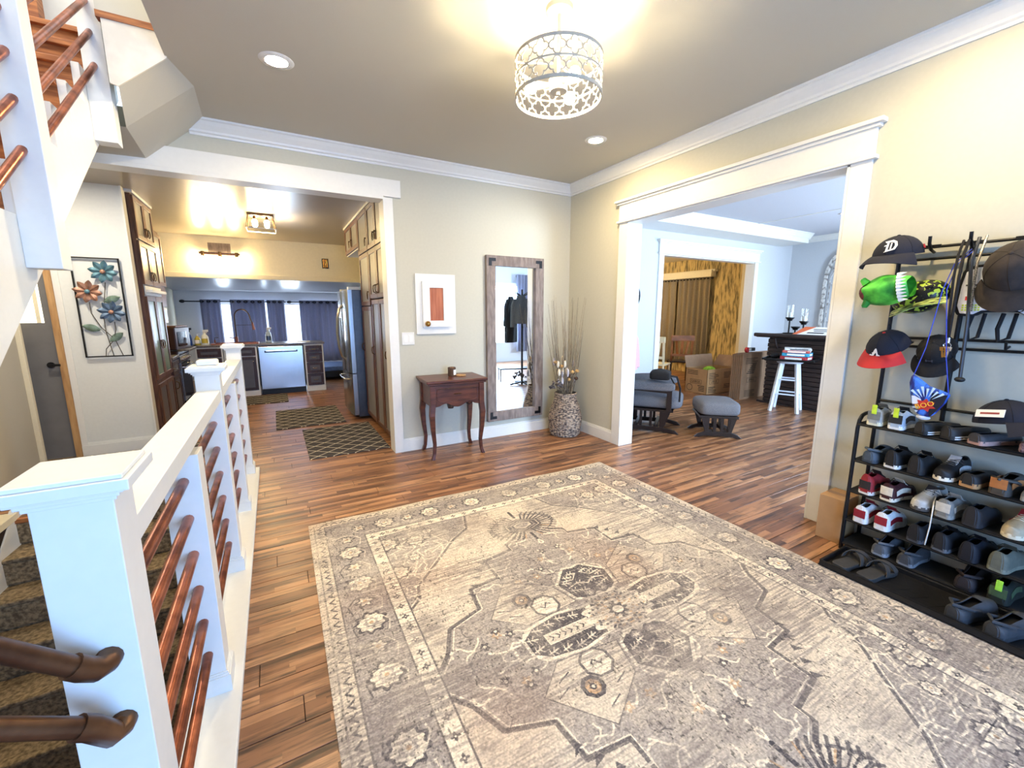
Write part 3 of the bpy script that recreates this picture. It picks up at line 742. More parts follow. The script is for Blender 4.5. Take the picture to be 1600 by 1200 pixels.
for sx in (-1, 1):
    for sy in (-1, 1):
        x, y = sx*.262, sy*.186
        P = [(x, y, TH-.05), (x, y, TH-.25), (x+sx*.012, y+sy*.008, TH-.36), (x+sx*.004, y+sy*.002, TH-.52), (x-sx*.012, y-sy*.006, .16), (x-sx*.004, y-sy*.002, .06), (x+sx*.014, y+sy*.006, 0)]
        W = [.028, .028, .027, .022, .017, .016, .019]; lb = MB(); vs_ = []
        for p, w in zip(P, W): vs_ += [(p[0]-w, p[1]-w, p[2]), (p[0]+w, p[1]-w, p[2]), (p[0]+w, p[1]+w, p[2]), (p[0]-w, p[1]+w, p[2])]
        fs_ = [(0,1,2,3), tuple(range(24,28))[::-1]]
        for i in range(6):
            for j in range(4): fs_.append((i*4+j, i*4+(j+1) % 4, i*4+4+(j+1) % 4, i*4+4+j))
        lb.add(vs_, fs_).build('leg', M['walnut'], sw, bevel=.004)
mh = MB().cyl((-.03,-.05,TH-.27),(-.03,-.05,TH-.33), .045, .03).cyl((.03,-.02,TH-.27),(.03,-.02,TH-.32), .03).tube([(.12,0,TH-.27),(.18,-.05,TH-.31),(.2,-.08,TH-.29),(.21,-.02,TH-.25)], .006, 6)
mh.build('machine_head', M['steel_dark'], sw, smooth=True)
cd = thing('candle', 'brown glass jar candle with a pale label on the walnut table', 'candle', (1.62, 4.18, TH))
MB().lathe([(0,.0),(.04,0),(.043,.01),(.043,.095),(.038,.095),(.038,.07),(0,.07)], 24).build('jar', mat('amber_glass', (96,74,58), .1, var=.1), cd, smooth=True)
MB().lathe([(0,.071),(.037,.071),(.036,.088),(0,.086)], 20).build('wax', mat('lit_wax', (240,178,96), .5, var=.1), cd, smooth=True)
lbm = MB(); lbm.grid(lambda u, v: (.0438*math.cos(-1.5+1.1*u), .0438*math.sin(-1.5+1.1*u), .016+.055*v), 9, 2); lbm.build('label', M['paper'], cd)
MB().cyl((0,0,.085),(0,.002,.1), .0015, n=5).build('wick', M['ink'], cd)
cs = MB().lathe([(0,0),(.052,0),(.055,.005),(.052,.012),(0,.012)], 24).build('coaster', M['natural'], None, (1.71, 4.15, TH+.001), smooth=True)
tag(cs, 'pale round wooden lid lying beside the jar candle', 'lid')
# ---- white framed panel on wall, switch plate
wp = thing('wall_cupboard', 'white framed wall panel with a cedar board and brass knob', 'cupboard', (1.54, YB, 1.582))
pbox('frame', M['white'], wp, -.222, .222, -.018, 0, -.315, .315, bevel=.003)
dr = MB()
for x0, x1, z0, z1 in ((-.155,-.075,-.24,.235), (.075,.155,-.24,.235), (-.075,.075,.172,.235), (-.075,.075,-.24,-.172)): dr.box(x0, x1, -.042, -.018, z0, z1)
d_ = dr.build('door', M['white'], wp)
pbox('panel', M['board_oak'], d_, -.077, .077, -.032, -.02, -.175, .175)
MB().sphere((-.112,-.062,-.205), .03, 18, 10).build('knob', M['brass'], d_, smooth=True)
swp = thing('light_switch', 'white double light switch plate beside the kitchen opening', 'switch', (1.225, YB, 1.225))
pbox('plate', M['white'], swp, -.066, .066, -.008, 0, -.066, .066, bevel=.004)
for s_ in (-1, 1): pbox('rocker', M['paper'], swp, s_*.028-.018, s_*.028+.018, -.012, -.007, -.034, .034, bevel=.002)
# ---- mirror
mr = thing('wall_mirror', 'tall barn wood framed mirror with black corner brackets', 'mirror', (2.515, YB, .205))
MW, MH, FW = .385, 1.925, .115
for nm, d in (('frame_rail', (-MW, MW, -.05, -.005, 0, FW)), ('frame_rail', (-MW, MW, -.05, -.005, MH-FW, MH)), ('frame_stile', (-MW, -MW+FW, -.052, -.005, FW, MH-FW)), ('frame_stile', (MW-FW, MW, -.052, -.005, FW, MH-FW))):
    pbox(nm, M['barnwood'], mr, *d, bevel=.004)
pbox('mirror_glass', M['mirror'], mr, -MW+FW-.005, MW-FW+.005, -.02, -.012, FW-.005, MH-FW+.005)
for sx in (-1, 1):
    for sz in (0, 1):
        cx = sx*(MW-.03); cz = .03 if not sz else MH-.03; k = -1 if sz else 1
        MB().box(cx, cx-sx*.085, -.056, -.05, cz, cz+k*.034).box(cx, cx-sx*.034, -.056, -.05, cz+k*.034, cz+k*.085).build('bracket', M['black'], mr)
# ---- basket with dried stems
bk = thing('wicker_basket', 'bottle shaped woven grey and tan floor basket in the room corner', 'basket', (3.05, 4.07, 0))
bprof = [(.165,0),(.185,.03),(.19,.10),(.205,.2),(.195,.27),(.17,.36),(.140,.44),(.128,.49),(.134,.53)]
def rad(z):
    for (r0, z0), (r1, z1) in zip(bprof, bprof[1:]):
        if z <= z1: return r0+(r1-r0)*(z-z0)/(z1-z0)
    return bprof[-1][0]
def wick(u, v):
    z = .53*v; nrow = 24; row = v*nrow; a = 2*PI*u
    ph = a*17+(PI if int(row) % 2 else 0); w = abs(math.sin(PI*(row % 1)))
    r = rad(z)*.96+.013*w*(.35+.65*abs(math.sin(ph)))
    return (r*math.cos(a), r*math.sin(a), z)
bw = MB(); bw.grid(wick, 170, 130, cu=True)
M['wicker'] = mat('woven_seagrass', (170,150,128), .8, scale=30, col2=(70,60,58), lo=.4, hi=.6, stretch=(1,1,2.2))
bw.build('weave', M['wicker'], bk, smooth=True)
MB().lathe([(0,.01),(.14,.01),(.14,.06),(.12,.28),(0,.28)], 20).build('lining', M['blackcloth'], bk)
stm = thing('dried_stems', 'tall dried twigs, seed heads and pods standing in the woven basket', 'dried flowers', (3.05, 4.07, .45))
random.seed(11)
M['twig'] = mat('dry_twig', (168,148,116), .8, scale=30, col2=(110,92,70))
M['twig_dark'] = mat('dark_twig', (84,72,64), .8, var=.2)
for k in range(60):
    a = random.random()*2*PI; sp = random.uniform(.02, .2); hh = random.uniform(.5, 1.25); bx = Vector((math.cos(a)*.05, math.sin(a)*.05, -.15))
    tip = Vector((math.cos(a)*sp*1.6, math.sin(a)*sp*1.0, hh))
    tip.x = min(tip.x, .2); tip.y = min(tip.y, .2)
    mid = bx.lerp(tip, .55)+Vector((random.uniform(-.02,.02), random.uniform(-.02,.02), 0))
    MB().tube([bx, mid, tip], [.0028,.0022,.001], 5).build('twig', M['twig' if k % 3 else 'twig_dark'], stm)
for k in range(26):
    a = random.random()*2*PI; sp = random.uniform(.04, .16); hh = random.uniform(.2, .48); tip = Vector((math.cos(a)*sp, math.sin(a)*sp*.8, hh))
    MB().tube([(0,0,-.15), tip*.6, tip], .0025, 5).build('stalk', M['twig_dark'], stm)
    if k % 4 == 0: MB().sphere(tip, (.018,.018,.045), 8, 6).build('seed_pod', mat('pale_pod', (226,212,186), .7, var=.08), stm, smooth=True)
    elif k % 4 == 1: MB().sphere(tip, (.016,.016,.05), 8, 6).build('plume', mat('grey_plume', (196,190,194), .9, var=.15), stm, smooth=True)
    elif k % 4 == 2: MB().sphere(tip, (.024,.024,.022), 8, 6).build('seed_head', mat('brown_seed_head', (86,62,46), .9, var=.3, scale=60), stm, smooth=True)
    else: MB().sphere(tip, (.026,.026,.02), 8, 6).build('dry_bloom', mat('dry_bloom_tan', (206,164,104), .9, var=.2), stm, smooth=True)
for sx, hz in ((-.29, .20), (-.24, .23), (-.17, .21)):
    MB().tube([(0,0,-.15), (sx*.28,-.035,.11), (sx,-.12,hz)], .0025, 5).build('stalk', M['twig'], stm)
    b = MB()
    for q in range(9): b.sphere((sx+random.uniform(-.035,.035), -.12+random.uniform(-.03,.03), hz+random.uniform(-.03,.03)), (.016,.014,.012), 6, 4)
    b.build('dry_cluster', mat('grey_dry_cluster', (88,80,78), .9, var=.2), stm, smooth=True)
# ---- small cardboard box beside the rack
bx = thing('cardboard_box', 'plain brown cardboard box between the door casing and shoe rack', 'box', (3.195, 1.215, 0))
pbox('carton', M['card'], bx, -.10, .10, -.07, .07, 0, .30, bevel=.002)
pbox('tape', M['card2'], bx, -.02, .02, -.0705, .0705, .299, .3012)
# ================================================================ KITCHEN, HALL, SUN ROOM
# ---- metal flower wall art
wa = thing('flower_wall_art', 'black framed metal wall art with three blue and copper flowers', 'wall art', (-1.52, 5.915, 1.545))
M['petal_blue'] = mat('teal_enamel', (104,142,152), .45, .4, scale=14, col2=(72,108,122))
M['petal_slate'] = mat('slate_enamel', (102,124,148), .45, .4, scale=14, col2=(74,94,118))
M['petal_copper'] = mat('copper_enamel', (176,134,112), .45, .4, scale=14, col2=(136,98,80))
M['leaf_green'] = mat('verdigris_leaf', (128,152,136), .5, .4, scale=20, col2=(88,104,88))
M['stem_metal'] = mat('dark_stem_metal', (88,82,76), .5, .6)
HW, HH = .187, .503
for nm, d in (('frame_bar', (-HW, HW, -.03, -.012, HH-.012, HH)), ('frame_bar', (-HW, HW, -.03, -.012, -HH, -HH+.012)), ('frame_bar', (-HW, -HW+.012, -.03, -.012, -HH, HH)), ('frame_bar', (HW-.012, HW, -.03, -.012, -HH, HH))):
    pbox(nm, M['black'], wa, *d)
def petal(L_, w):
    def fn(u, v):
        t = v; wd = w*math.sin(PI*min(1, t*.92+.06))**.8; x = (u-.5)*2*wd
        return (x, -.012-.02*t+.012*abs(u-.5)*2, .018+L_*t)
    return MB().grid(fn, 5, 7)
for cx, cz, m, R0, c in ((.055, .365, 'petal_blue', .115, 'petal_copper'), (-.085, .165, 'petal_copper', .115, 'petal_blue'), (.072, -.04, 'petal_slate', .115, 'petal_copper')):
    fl = MB().sphere((0, -.03, 0), (.022,.012,.022), 10, 6).build('flower', M[c], wa, (cx, -.03, cz), smooth=True)
    me = petal(R0-.02, .03).mesh('petal', M[m], smooth=True, solid=.002)
    for k in range(8): obj('petal', me, fl, None, (0, 2*PI*k/8+.2, 0))
for pts in ([(.055,-.022,.26),(.03,-.022,.1),(.0,-.022,-.1),(.0,-.022,-.25),(.03,-.022,-.49)], [(-.09,-.022,.06),(-.09,-.022,-.05),(-.03,-.022,-.2),(.06,-.022,-.32),(.105,-.022,-.49)], [(.078,-.022,-.14),(.08,-.022,-.22),(.05,-.022,-.33),(-.02,-.022,-.42),(-.03,-.022,-.49)]):
    MB().tube(pts, .004, 6).build('stem', M['stem_metal'], wa, smooth=True)
for cx, cz, a in ((-.105, -.2, 1.9), (.085, .09, 1.2), (.075, -.3, .9)):
    def lf(u, v, a=a, cx=cx, cz=cz):
        t = v; w = .036*math.sin(PI*t)**.8; x = (u-.5)*2*w; z = .15*(t-.5)
        return (cx+x*math.cos(a)+z*math.sin(a), -.028+.01*abs(u-.5), cz-x*math.sin(a)+z*math.cos(a))
    MB().grid(lf, 5, 9).build('leaf', M['leaf_green'], wa, smooth=True, solid=.0015)
# ---- grey half-glazed door at the end of the hall
dd = thing('door_1', '', ''); del dd['label']; del dd['category']; dd['kind'] = 'structure'; dd.location = (-2.33, 5.94, 0)
db = MB().box(-.42, .42, -.02, .02, .01, 1.40).box(-.42, -.36, -.02, .02, 1.4, 2.1).box(.36, .42, -.02, .02, 1.4, 2.1).box(-.36, .36, -.02, .02, 2.0, 2.1)
db.build('door_leaf', M['door_grey'], dd)
pbox('pane', M['glow_glass'], dd, -.36, .36, -.005, .005, 1.4, 2.0)
for q in (-.12, .12): pbox('glazing_bar', M['cream'], dd, q+.2-.015, q+.2+.015, -.012, .0, 1.4, 2.0)
hn = MB().cyl((.35,-.02,.98),(.35,-.07,.98), .012).cyl((.35,-.025,.98),(.35,-.02,.98), .03).bar((.35,-.065,.98),(.43,-.065,.98), .018, .022)
hn.build('door_handle', M['black'], dd, smooth=True)
pbox('jamb', M['natural'], dd, .42, .47, -.05, .03, 0, 2.12)
pbox('casing', M['white'], dd, .47, .52, -.03, .0, 0, 2.16)
struct(MB().box(-2.14, -2.10, 5.78, 5.82, 0, 2.7).build('trim_20', M['cream'], bevel=.003))
# ---- cabinet builder: carcase plus doors facing -x or +x / -y
def cab_door(parent, w, h, loc, rot, frame, panel, handle=None, hx=0, hz=0, arch=False, split=False):
    """door in local xz plane, front towards -y"""
    s_ = .05
    fb = MB().box(0, s_, -.02, 0, 0, h).box(w-s_, w, -.02, 0, 0, h).box(s_, w-s_, -.02, 0, 0, s_).box(s_, w-s_, -.02, 0, h-s_, h)
    if split: fb.box(w/2-.02, w/2+.02, -.02, 0, s_, h-s_)
    d = fb.build('door', frame, parent, loc, rot, bevel=.002, seg=1)
    MB().box(s_-.004, w-s_+.004, -.011, -.003, s_-.004, h-s_+.004).build('panel', panel, d)
    if handle == 'ring':
        MB().tube([(hx+.035*math.cos(a), -.035-.004*math.cos(a), hz+.045*math.sin(a)) for a in [2*PI*i/14 for i in range(14)]], .005, 6, closed=True).build('handle', M['bronze'], d, smooth=True)
        MB().cyl((hx,-.02,hz+.045),(hx,-.04,hz+.045), .008, n=8).build('handle_post', M['bronze'], d)
    elif handle == 'bar':
        MB().tube([(hx,-.02,hz-.05),(hx,-.05,hz-.035),(hx,-.055,hz),(hx,-.05,hz+.035),(hx,-.02,hz+.05)], .006, 6).build('handle', M['bronze'], d, smooth=True)
    elif handle == 'knob':
        MB().sphere((hx,-.034,hz), .014, 10, 7).build('knob', M['chrome'], d, smooth=True)
    elif handle == 'cup':
        MB().tube([(hx-.045,-.02,hz),(hx-.03,-.042,hz-.004),(hx+.03,-.042,hz-.004),(hx+.045,-.02,hz)], .006, 6).build('handle', M['chrome'], d, smooth=True)
    return d
RW = (0, 0, -PI/2)    # door front towards -x ; local x -> -y
LE = (0, 0, PI/2)     # door front towards +x ; local x -> +y
# right hand wall of tall cabinets (front face x = 1.09)
FX = 1.09
def rcab(name, label, y0, y1, z0, z1, doors, zk=0):
    t = thing(name, label, 'cabinet', (FX, y1, z0), 0, 'tall cabinets beside the fridge')
    pbox('carcase', M['cabwood'], t, .0, .64, y0-y1+.002, -.002, 0, z1-z0-.002)
    n = len(doors); w = (y1-y0)/n
    for k, (hd, hx, hz) in enumerate(doors):
        cab_door(t, w-.008, z1-z0-.012, (-.001, -k*w-.004, .006), RW, M['cabwood'], M['cabgrey'], hd, hx*(w-.008), hz)
    return t
rcab('top_cabinet', 'wood framed top cabinet with grey panels nearest the kitchen opening', 4.60, 5.46, 2.24, 2.74, [('ring', .9, .1), ('ring', .1, .1)])
rcab('top_cabinet', 'single door wood framed top cabinet between two double ones', 5.47, 6.08, 2.24, 2.74, [('ring', .9, .1)])
rcab('top_cabinet', 'wood framed top cabinet hanging above the steel fridge', 6.09, 7.15, 2.36, 2.74, [('ring', .85, .1), ('ring', .15, .1)])
rcab('middle_cabinet', 'wood framed middle cabinet with double grey doors by the kitchen opening', 4.60, 5.46, 1.66, 2.235, [('bar', .88, .1), ('bar', .12, .1)])
rcab('middle_cabinet', 'single door middle cabinet next to the fridge top', 5.47, 6.06, 1.58, 2.235, [('ring', .88, .12)])
tp = rcab('pantry_cabinet', 'tall lower pantry cabinet with grey panels beside the kitchen opening', 4.60, 5.40, .08, 1.65, [('bar', .1, .95), ('bar', .9, .95)])
tp2 = rcab('pantry_cabinet', 'tall single door pantry cabinet touching the fridge side', 5.44, 6.06, .08, 1.575, [('bar', .12, .95)])
struct(MB().box(FX-.03, FX+.05, 4.56, 7.17, 2.74, KZ).build('trim_21', M['white'], bevel=.004))
struct(MB().box(FX+.06, 1.75, 4.56, 6.06, 0, .08).build('trim_22', M['natural']))
tag(MB().box(0, .64, 0, 1.06, 0, .012).build('shelf_board', M['white'], None, (FX, 6.09, 2.346)), 'white underside board below the cabinet over the fridge', 'board')
# ---- fridge
fg = thing('fridge', 'stainless steel french door fridge at the end of the tall cabinets', 'fridge', (.96, 6.55, 0))
pbox('body', M['steel_dark'], fg, .0, .74, -.43, .43, .03, 1.80, bevel=.006)
for s_ in (-1, 1):
    def dfn(u, v, s_=s_):
        yy = s_*(.004+.426*u); return (-.07-.02*math.sin(PI*min(1, u*.9+.1)), yy, .66+1.14*v)
    d = MB()
    y0, y1 = (.004, .43) if s_ > 0 else (-.43, -.004)
    d.prism([(-.0,y0),(-.055,y0),(-.078,y0+.06),(-.085,(y0+y1)/2),(-.078,y1-.06),(-.055,y1),(0,y1)], .66, 1.80, 'z')
    dd_ = d.build('door', M['steel'], fg, smooth=True)
    MB().tube([(-.07,s_*.05,.82),(-.115,s_*.05,.86),(-.15,s_*.05,1.0),(-.165,s_*.05,1.2),(-.15,s_*.05,1.4),(-.115,s_*.05,1.55),(-.07,s_*.05,1.6)], .013, 8).build('handle', M['steel'], dd_, smooth=True)
dw = MB().prism([(0,-.43),(-.055,-.43),(-.078,-.37),(-.085,0),(-.078,.37),(-.055,.43),(0,.43)], .06, .645, 'z').build('freezer_drawer', M['steel'], fg, smooth=True)
MB().tube([(-.07,-.3,.56),(-.13,-.28,.56),(-.14,0,.56),(-.13,.28,.56),(-.07,.3,.56)], .013, 8).build('handle', M['steel'], dw, smooth=True)
pbox('dispenser', M['blackplastic'], fg, -.09, -.06, .16, .32, 1.05, 1.42)
for s_ in (-1, 1): pbox('hinge_cover', M['white'], fg, -.04, .1, s_*.37-.05, s_*.37+.05, 1.80, 1.84, bevel=.004)
# ---- left cabinets (front face x = -1.2)
def lcab(name, label, y0, y1, z0, z1, rows, depth=.58, frame='cabwood', panel='cabgrey', x=-1.2):
    t = thing(name, label, 'cabinet', (x, y0, 0), 0, 'cabinets along the left kitchen wall')
    pbox('carcase', M[frame], t, -depth, 0, .002, y1-y0-.002, z0, z1)
    for (za, zb, n, hd, hz, pan) in rows:
        w = (y1-y0)/n
        for k in range(n):
            hx = .9 if k == 0 and n > 1 else .1
            cab_door(t, w-.008, zb-za-.01, (.001, k*w+.004, za+.005), LE, M[frame], M[pan], hd, hx*(w-.008), hz)
    return t
lcab('tall_cabinet', 'tall wood framed pantry with stacked doors beside the flower art', 6.04, 6.82, .08, 2.74, [(2.28, 2.73, 2, 'ring', .1, 'cabgrey'), (1.80, 2.27, 2, 'ring', .1, 'cabgrey'), (.74, 1.68, 2, 'ring', .38, 'teal_glass'), (.1, .7, 2, None, 0, 'cabslate')])
struct(MB().box(-1.78, -1.17, 6.0, 6.86, 2.74, KZ).build('trim_23', M['white'], bevel=.004))
tag(MB().box(-1.198, -1.13, 6.08, 6.8, 1.72, 1.75).box(-1.198, -1.185, 6.06, 6.81, 1.69, 1.79).build('shelf_rail', M['white'], bevel=.003), 'white shelf rail across the tall pantry', 'shelf')
lcab('wall_cabinet', 'narrow wood framed wall cabinet above the oven range', 6.86, 7.45, 1.58, 2.55, [(1.84, 2.52, 1, 'ring', .55, 'cabgrey')], depth=.5, x=-1.25)
lcab('base_cabinet', 'dark wood base cabinet between the pantry and the oven', 6.86, 7.3, .08, .88, [(.68, .87, 1, 'cup', .09, 'cabslate'), (.1, .67, 1, 'bar', .45, 'cabslate')], frame='cabdark')
mw = thing('range_hood_box', 'small white framed box under the wall cabinet', 'box', (-1.25, 7.15, 1.36))
pbox('frame', M['white'], mw, -.3, 0, -.25, .25, 0, .2, bevel=.004)
pbox('panel', M['teal_glass'], mw, 0, .004, -.2, .2, .03, .17)
# ---- oven range
rg = thing('oven_range', 'black oven range with steel trim on the left kitchen wall', 'oven', (-1.2, 7.70, 0))
pbox('body', M['blackplastic'], rg, -.58, .0, -.38, .38, .02, .90, bevel=.004)
od = pbox('oven_door', M['darkglass'], rg, 0, .035, -.36, .36, .26, .78, bevel=.006)
MB().tube([(.035,-.32,.74),(.075,-.32,.74),(.075,.32,.74),(.035,.32,.74)], .011, 8).build('handle', M['steel'], od, smooth=True)
MB().box(0, .036, -.372, -.36, .26, .80).build('door_edge', M['steel'], od)
pbox('warming_drawer', M['darkglass'], rg, 0, .03, -.36, .36, .04, .24, bevel=.006)
pbox('control_panel', M['steel_dark'], rg, -.02, .03, -.38, .38, .80, .90, bevel=.004)
for k in range(5): MB().cyl((.03,-.28+.14*k,.85),(.06,-.28+.14*k,.85), .02, .017).build('knob', M['chrome'], rg, smooth=True)
pbox('cooktop', M['darkglass'], rg, -.58, .03, -.38, .38, .90, .925, bevel=.004)
# ---- base run and worktop
def ycab(name, label, x0, x1, rows, y=8.87, frame='cabdark'):
    t = thing(name, label, 'cabinet', (x0, y, 0), 0, 'cabinets under the worktop')
    pbox('carcase', M['white'], t, 0, x1-x0, 0.0, .56, .09, .90)
    pbox('kick_board', M['white'], t, -.0, x1-x0, -.025, .1, 0, .09)
    for (za, zb, hd, hz) in rows:
        cab_door(t, x1-x0-.05, zb-za, (.025, -.001, za), None, M[frame], M['cabslate'], hd, (x1-x0-.05)*(.5 if hd == 'cup' else .9), hz)
    return t
ycab('sink_cabinet', 'dark wood sink cabinet with slate panels left of the dishwasher', -.80, -.30, [(.73, .88, None, 0), (.10, .71, 'knob', .53)])
ycab('corner_cabinet', 'wide dark corner cabinet behind the white railing', -1.2, -.81, [(.73, .88, None, 0), (.10, .71, 'knob', .5)])
ycab('drawer_cabinet', 'white edged cabinet with four dark drawers right of the dishwasher', .47, .80, [(.745, .875, 'cup', .065), (.56, .735, 'cup', .09), (.345, .55, 'cup', .1), (.11, .335, 'cup', .11)])
wt = thing('worktop', 'grey laminate worktop running over the sink and dishwasher', 'worktop', (0, 8.85, .90))
MB().box(-1.24, .83, 0, .66, 0, .035).box(-1.78, -1.17, -.76, .66, 0, .035).build('slab', M['stone'], wt, bevel=.005)
tag(MB().box(-1.78, -1.17, 6.86, 7.31, .89, .925).build('worktop', M['stone'], bevel=.005), 'short grey worktop beside the oven range', 'worktop')
ds = thing('dishwasher', 'stainless steel dishwasher under the worktop', 'dishwasher', (.085, 8.87, 0))
pbox('body', M['blackplastic'], ds, -.37, .37, 0, .55, .0, .895)
dor = pbox('door', M['steel'], ds, -.36, .36, -.03, 0, .10, .885, bevel=.006)
pbox('handle_recess', M['blackplastic'], dor, -.27, .27, -.034, -.028, .775, .81)
pbox('handle', M['steel'], dor, -.25, .25, -.042, -.03, .79, .815, bevel=.004)
pbox('toe_panel', M['blackplastic'], ds, -.36, .36, -.01, .0, .0, .09)
# sink and faucet
sk = thing('copper_sink', 'copper rimmed sink set in the worktop', 'sink', (-.62, 9.15, .935))
MB().box(-.36, .36, -.2, -.16, 0, .02).box(-.36, .36, .16, .2, 0, .02).box(-.36, -.32, -.16, .16, 0, .02).box(.32, .36, -.16, .16, 0, .02).build('rim', M['copper'], sk, bevel=.004)
pbox('basin', M['copper_dark'], sk, -.32, .32, -.16, .16, .0, .004)
fa = thing('kitchen_faucet', 'tall copper spring faucet behind the sink', 'faucet', (-.62, 9.40, .935))
MB().cyl((0,0,0),(0,0,.12), .026, .022).build('base', M['copper'], fa, smooth=True)
pts = [(0,0,.1),(0,0,.48)]+[(.12-.12*math.cos(a), -.02, .48+.14*math.sin(a)) for a in [PI*i/10 for i in range(1, 10)]]+[(.25,-.03,.44),(.28,-.03,.36)]
MB().tube(pts, .011, 8).build('spout', M['bronze'], fa, smooth=True)
MB().cyl((.275,-.03,.38),(.29,-.03,.24), .017, .025).build('spray_head', M['copper'], fa, smooth=True)
MB().bar((0,0,.33),(.26,-.03,.33), .008, .008).build('holder_arm', M['bronze'], fa)
MB().cyl((-.02,0,.09),(-.11,0,.1), .009, n=8).build('lever', M['copper'], fa, smooth=True)
sd = thing('soap_pump', 'small copper soap pump by the faucet', 'pump', (-.95, 9.3, .935))
MB().cyl((0,0,0),(0,0,.07), .012).build('collar', M['copper'], sd); MB().tube([(0,0,.06),(0,0,.11),(.06,-.01,.11)], .006, 6).build('nozzle', M['bronze'], sd)
def bottle(label, loc, col, colcap, r, h, spray=True, lab=None, nm='spray_bottle'):
    t = thing(nm, label, 'bottle', loc)
    MB().lathe([(0,0),(r,0),(r*1.02,h*.1),(r,h*.5),(r*.8,h*.62),(r*.38,h*.74),(r*.36,h*.82),(0,h*.82)], 16).build('body', col, t, smooth=True)
    if spray:
        MB().cyl((0,0,h*.8),(0,0,h*.9), r*.4).bar((-.02,0,h*.95),(.06,0,h*.95), .03, .035).bar((.035,0,h*.92),(.03,0,h*.78), .012, .012).build('trigger', colcap, t)
    else: MB().cyl((0,0,h*.8),(0,0,h*.94), r*.4).bar((0,0,h*.97),(.045,0,h*.96), .014, .012).build('cap', colcap, t)
    if lab: 
        b = MB(); b.grid(lambda u, v: (r*1.03*math.cos(-2.4+1.7*u), r*1.03*math.sin(-2.4+1.7*u), h*(.14+.3*v)), 8, 2); b.build('label', lab, t)
BL = mat('blue_plastic', (28,62,140), .3, var=.05); CLR = mat('milky_plastic', (214,220,214), .3, var=.04); YL = mat('yellow_liquid', (196,176,70), .25, var=.05); TL = mat('pale_blue_bottle', (190,206,216), .25, var=.04); DL = mat('dark_blue_liquid', (70,84,112), .25)
bottle('bright blue spray bottle on the worktop', (-1.30, 9.05, .935), BL, M['navy'], .055, .30)
bottle('squat clear soap bottle with yellow contents by the sink', (-1.18, 9.12, .936), YL, M['white'], .045, .2, False, M['paper'], 'soap_bottle')
bottle('clear spray bottle with greenish liquid by the sink', (-1.065, 9.05, .936), CLR, M['white'], .055, .26, True, YL)
bottle('pale spray bottle standing alone near the dishwasher', (-.10, 9.3, .935), TL, M['white'], .05, .28, True, DL)
tag(MB().box(-.15, .15, -.06, .06, 0, .012).build('folded_cloth', M['paper'], None, (.45, 9.15, .935), bevel=.004), 'folded white cloth on the worktop end', 'cloth')
bb = thing('bread_box', 'dark brown box oven standing on the left worktop corner', 'appliance', (-1.45, 8.35, .935), -.2)
pbox('body', mat('dark_brown_enamel', (64,42,36), .35), bb, -.2, .2, -.26, .26, 0, .34, bevel=.012)
pbox('window', M['darkglass'], bb, .2, .206, -.2, .12, .05, .27)
pbox('top_tray', M['cabwood'], bb, -.16, .2, -.22, .2, .341, .36, bevel=.004)
ctn = thing('food_carton', 'tall white and red food carton beside the brown box oven', 'carton', (-1.32, 8.72, .935), -.3)
pbox('carton', M['paper'], ctn, -.04, .04, -.07, .07, 0, .26, bevel=.002); pbox('print_band', M['red'], ctn, -.0405, .0405, -.0705, .0705, .19, .25)
tag(MB().lathe([(0,0),(.05,0),(.055,.12),(.03,.17),(.03,.2),(0,.2)], 14).build('jar', CLR, None, (-1.48, 8.82, .935), smooth=True), 'frosted jar behind the food carton', 'jar')
tag(MB().box(-.12, .12, -.08, .08, 0, .015).build('wooden_board', M['natural'], None, (-1.4, 7.2, .926), bevel=.004), 'small wooden board on the short worktop', 'board')
# ---- lights
kl = thing('kitchen_ceiling_light', 'square glass sided flush light on the kitchen ceiling', 'light', (-.03, 6.75, KZ))
pbox('plate', M['bronze'], kl, -.15, .15, -.15, .15, -.03, 0, bevel=.003)
for sx in (-1, 1):
    for sy in (-1, 1): MB().bar((sx*.14,sy*.14,-.03),(sx*.17,sy*.17,-.19), .008, .008).build('frame_leg', M['bronze'], kl)
fm = MB()
for a, b_ in (((-.17,-.17),(.17,-.17)), ((.17,-.17),(.17,.17)), ((.17,.17),(-.17,.17)), ((-.17,.17),(-.17,-.17))): fm.bar((*a,-.19), (*b_,-.19), .01, .01)
fm.build('frame_ring', M['white'], kl)
for sx in (-1, 1):
    for sy in (-1, 1):
        MB().cyl((sx*.07,sy*.07,-.03),(sx*.07,sy*.07,-.07), .018).build('socket', M['bronze'], kl)
        MB().sphere((sx*.07,sy*.07,-.105), (.032,.032,.042), 12, 8).build('bulb', M['bulb'], kl, smooth=True)
sc_ = thing('vanity_sconce', 'rustic wood and iron vanity light above the pass through', 'light', (-.69, 8.92, 2.44))
pbox('back_plate', M['barnwood'], sc_, -.16, .16, -.02, 0, -.0, .22, bevel=.003)
pbox('crossbar', M['cabdark'], sc_, -.29, .29, -.075, -.04, .02, .06, bevel=.004)
for s_ in (-1, 0, 1): MB().cyl((s_*.24,-.06,.07),(s_*.24,-.06,-.01), .028).build('socket', M['bronze'], sc_, smooth=True)
MB().bar((0,-.02,.06),(0,-.06,.05), .03, .03).build('arm', M['bronze'], sc_)
for s_ in (-1, 0, 1): MB().sphere((s_*.24,-.075,-.055), (.035,.035,.045), 12, 8).build('bulb', M['bulb'], sc_, smooth=True)
ch = thing('door_chime', 'small brass and black chime box on the cream header', 'chime', (.955, 8.92, 2.41))
pbox('case', M['black'], ch, -.055, .055, -.025, 0, -.09, .09, bevel=.003)
for k in range(3): MB().cyl((-.03+.03*k,-.03,-.075),(-.03+.03*k,-.03,.075), .009, n=10).build('tube', M['brass'], ch, smooth=True)
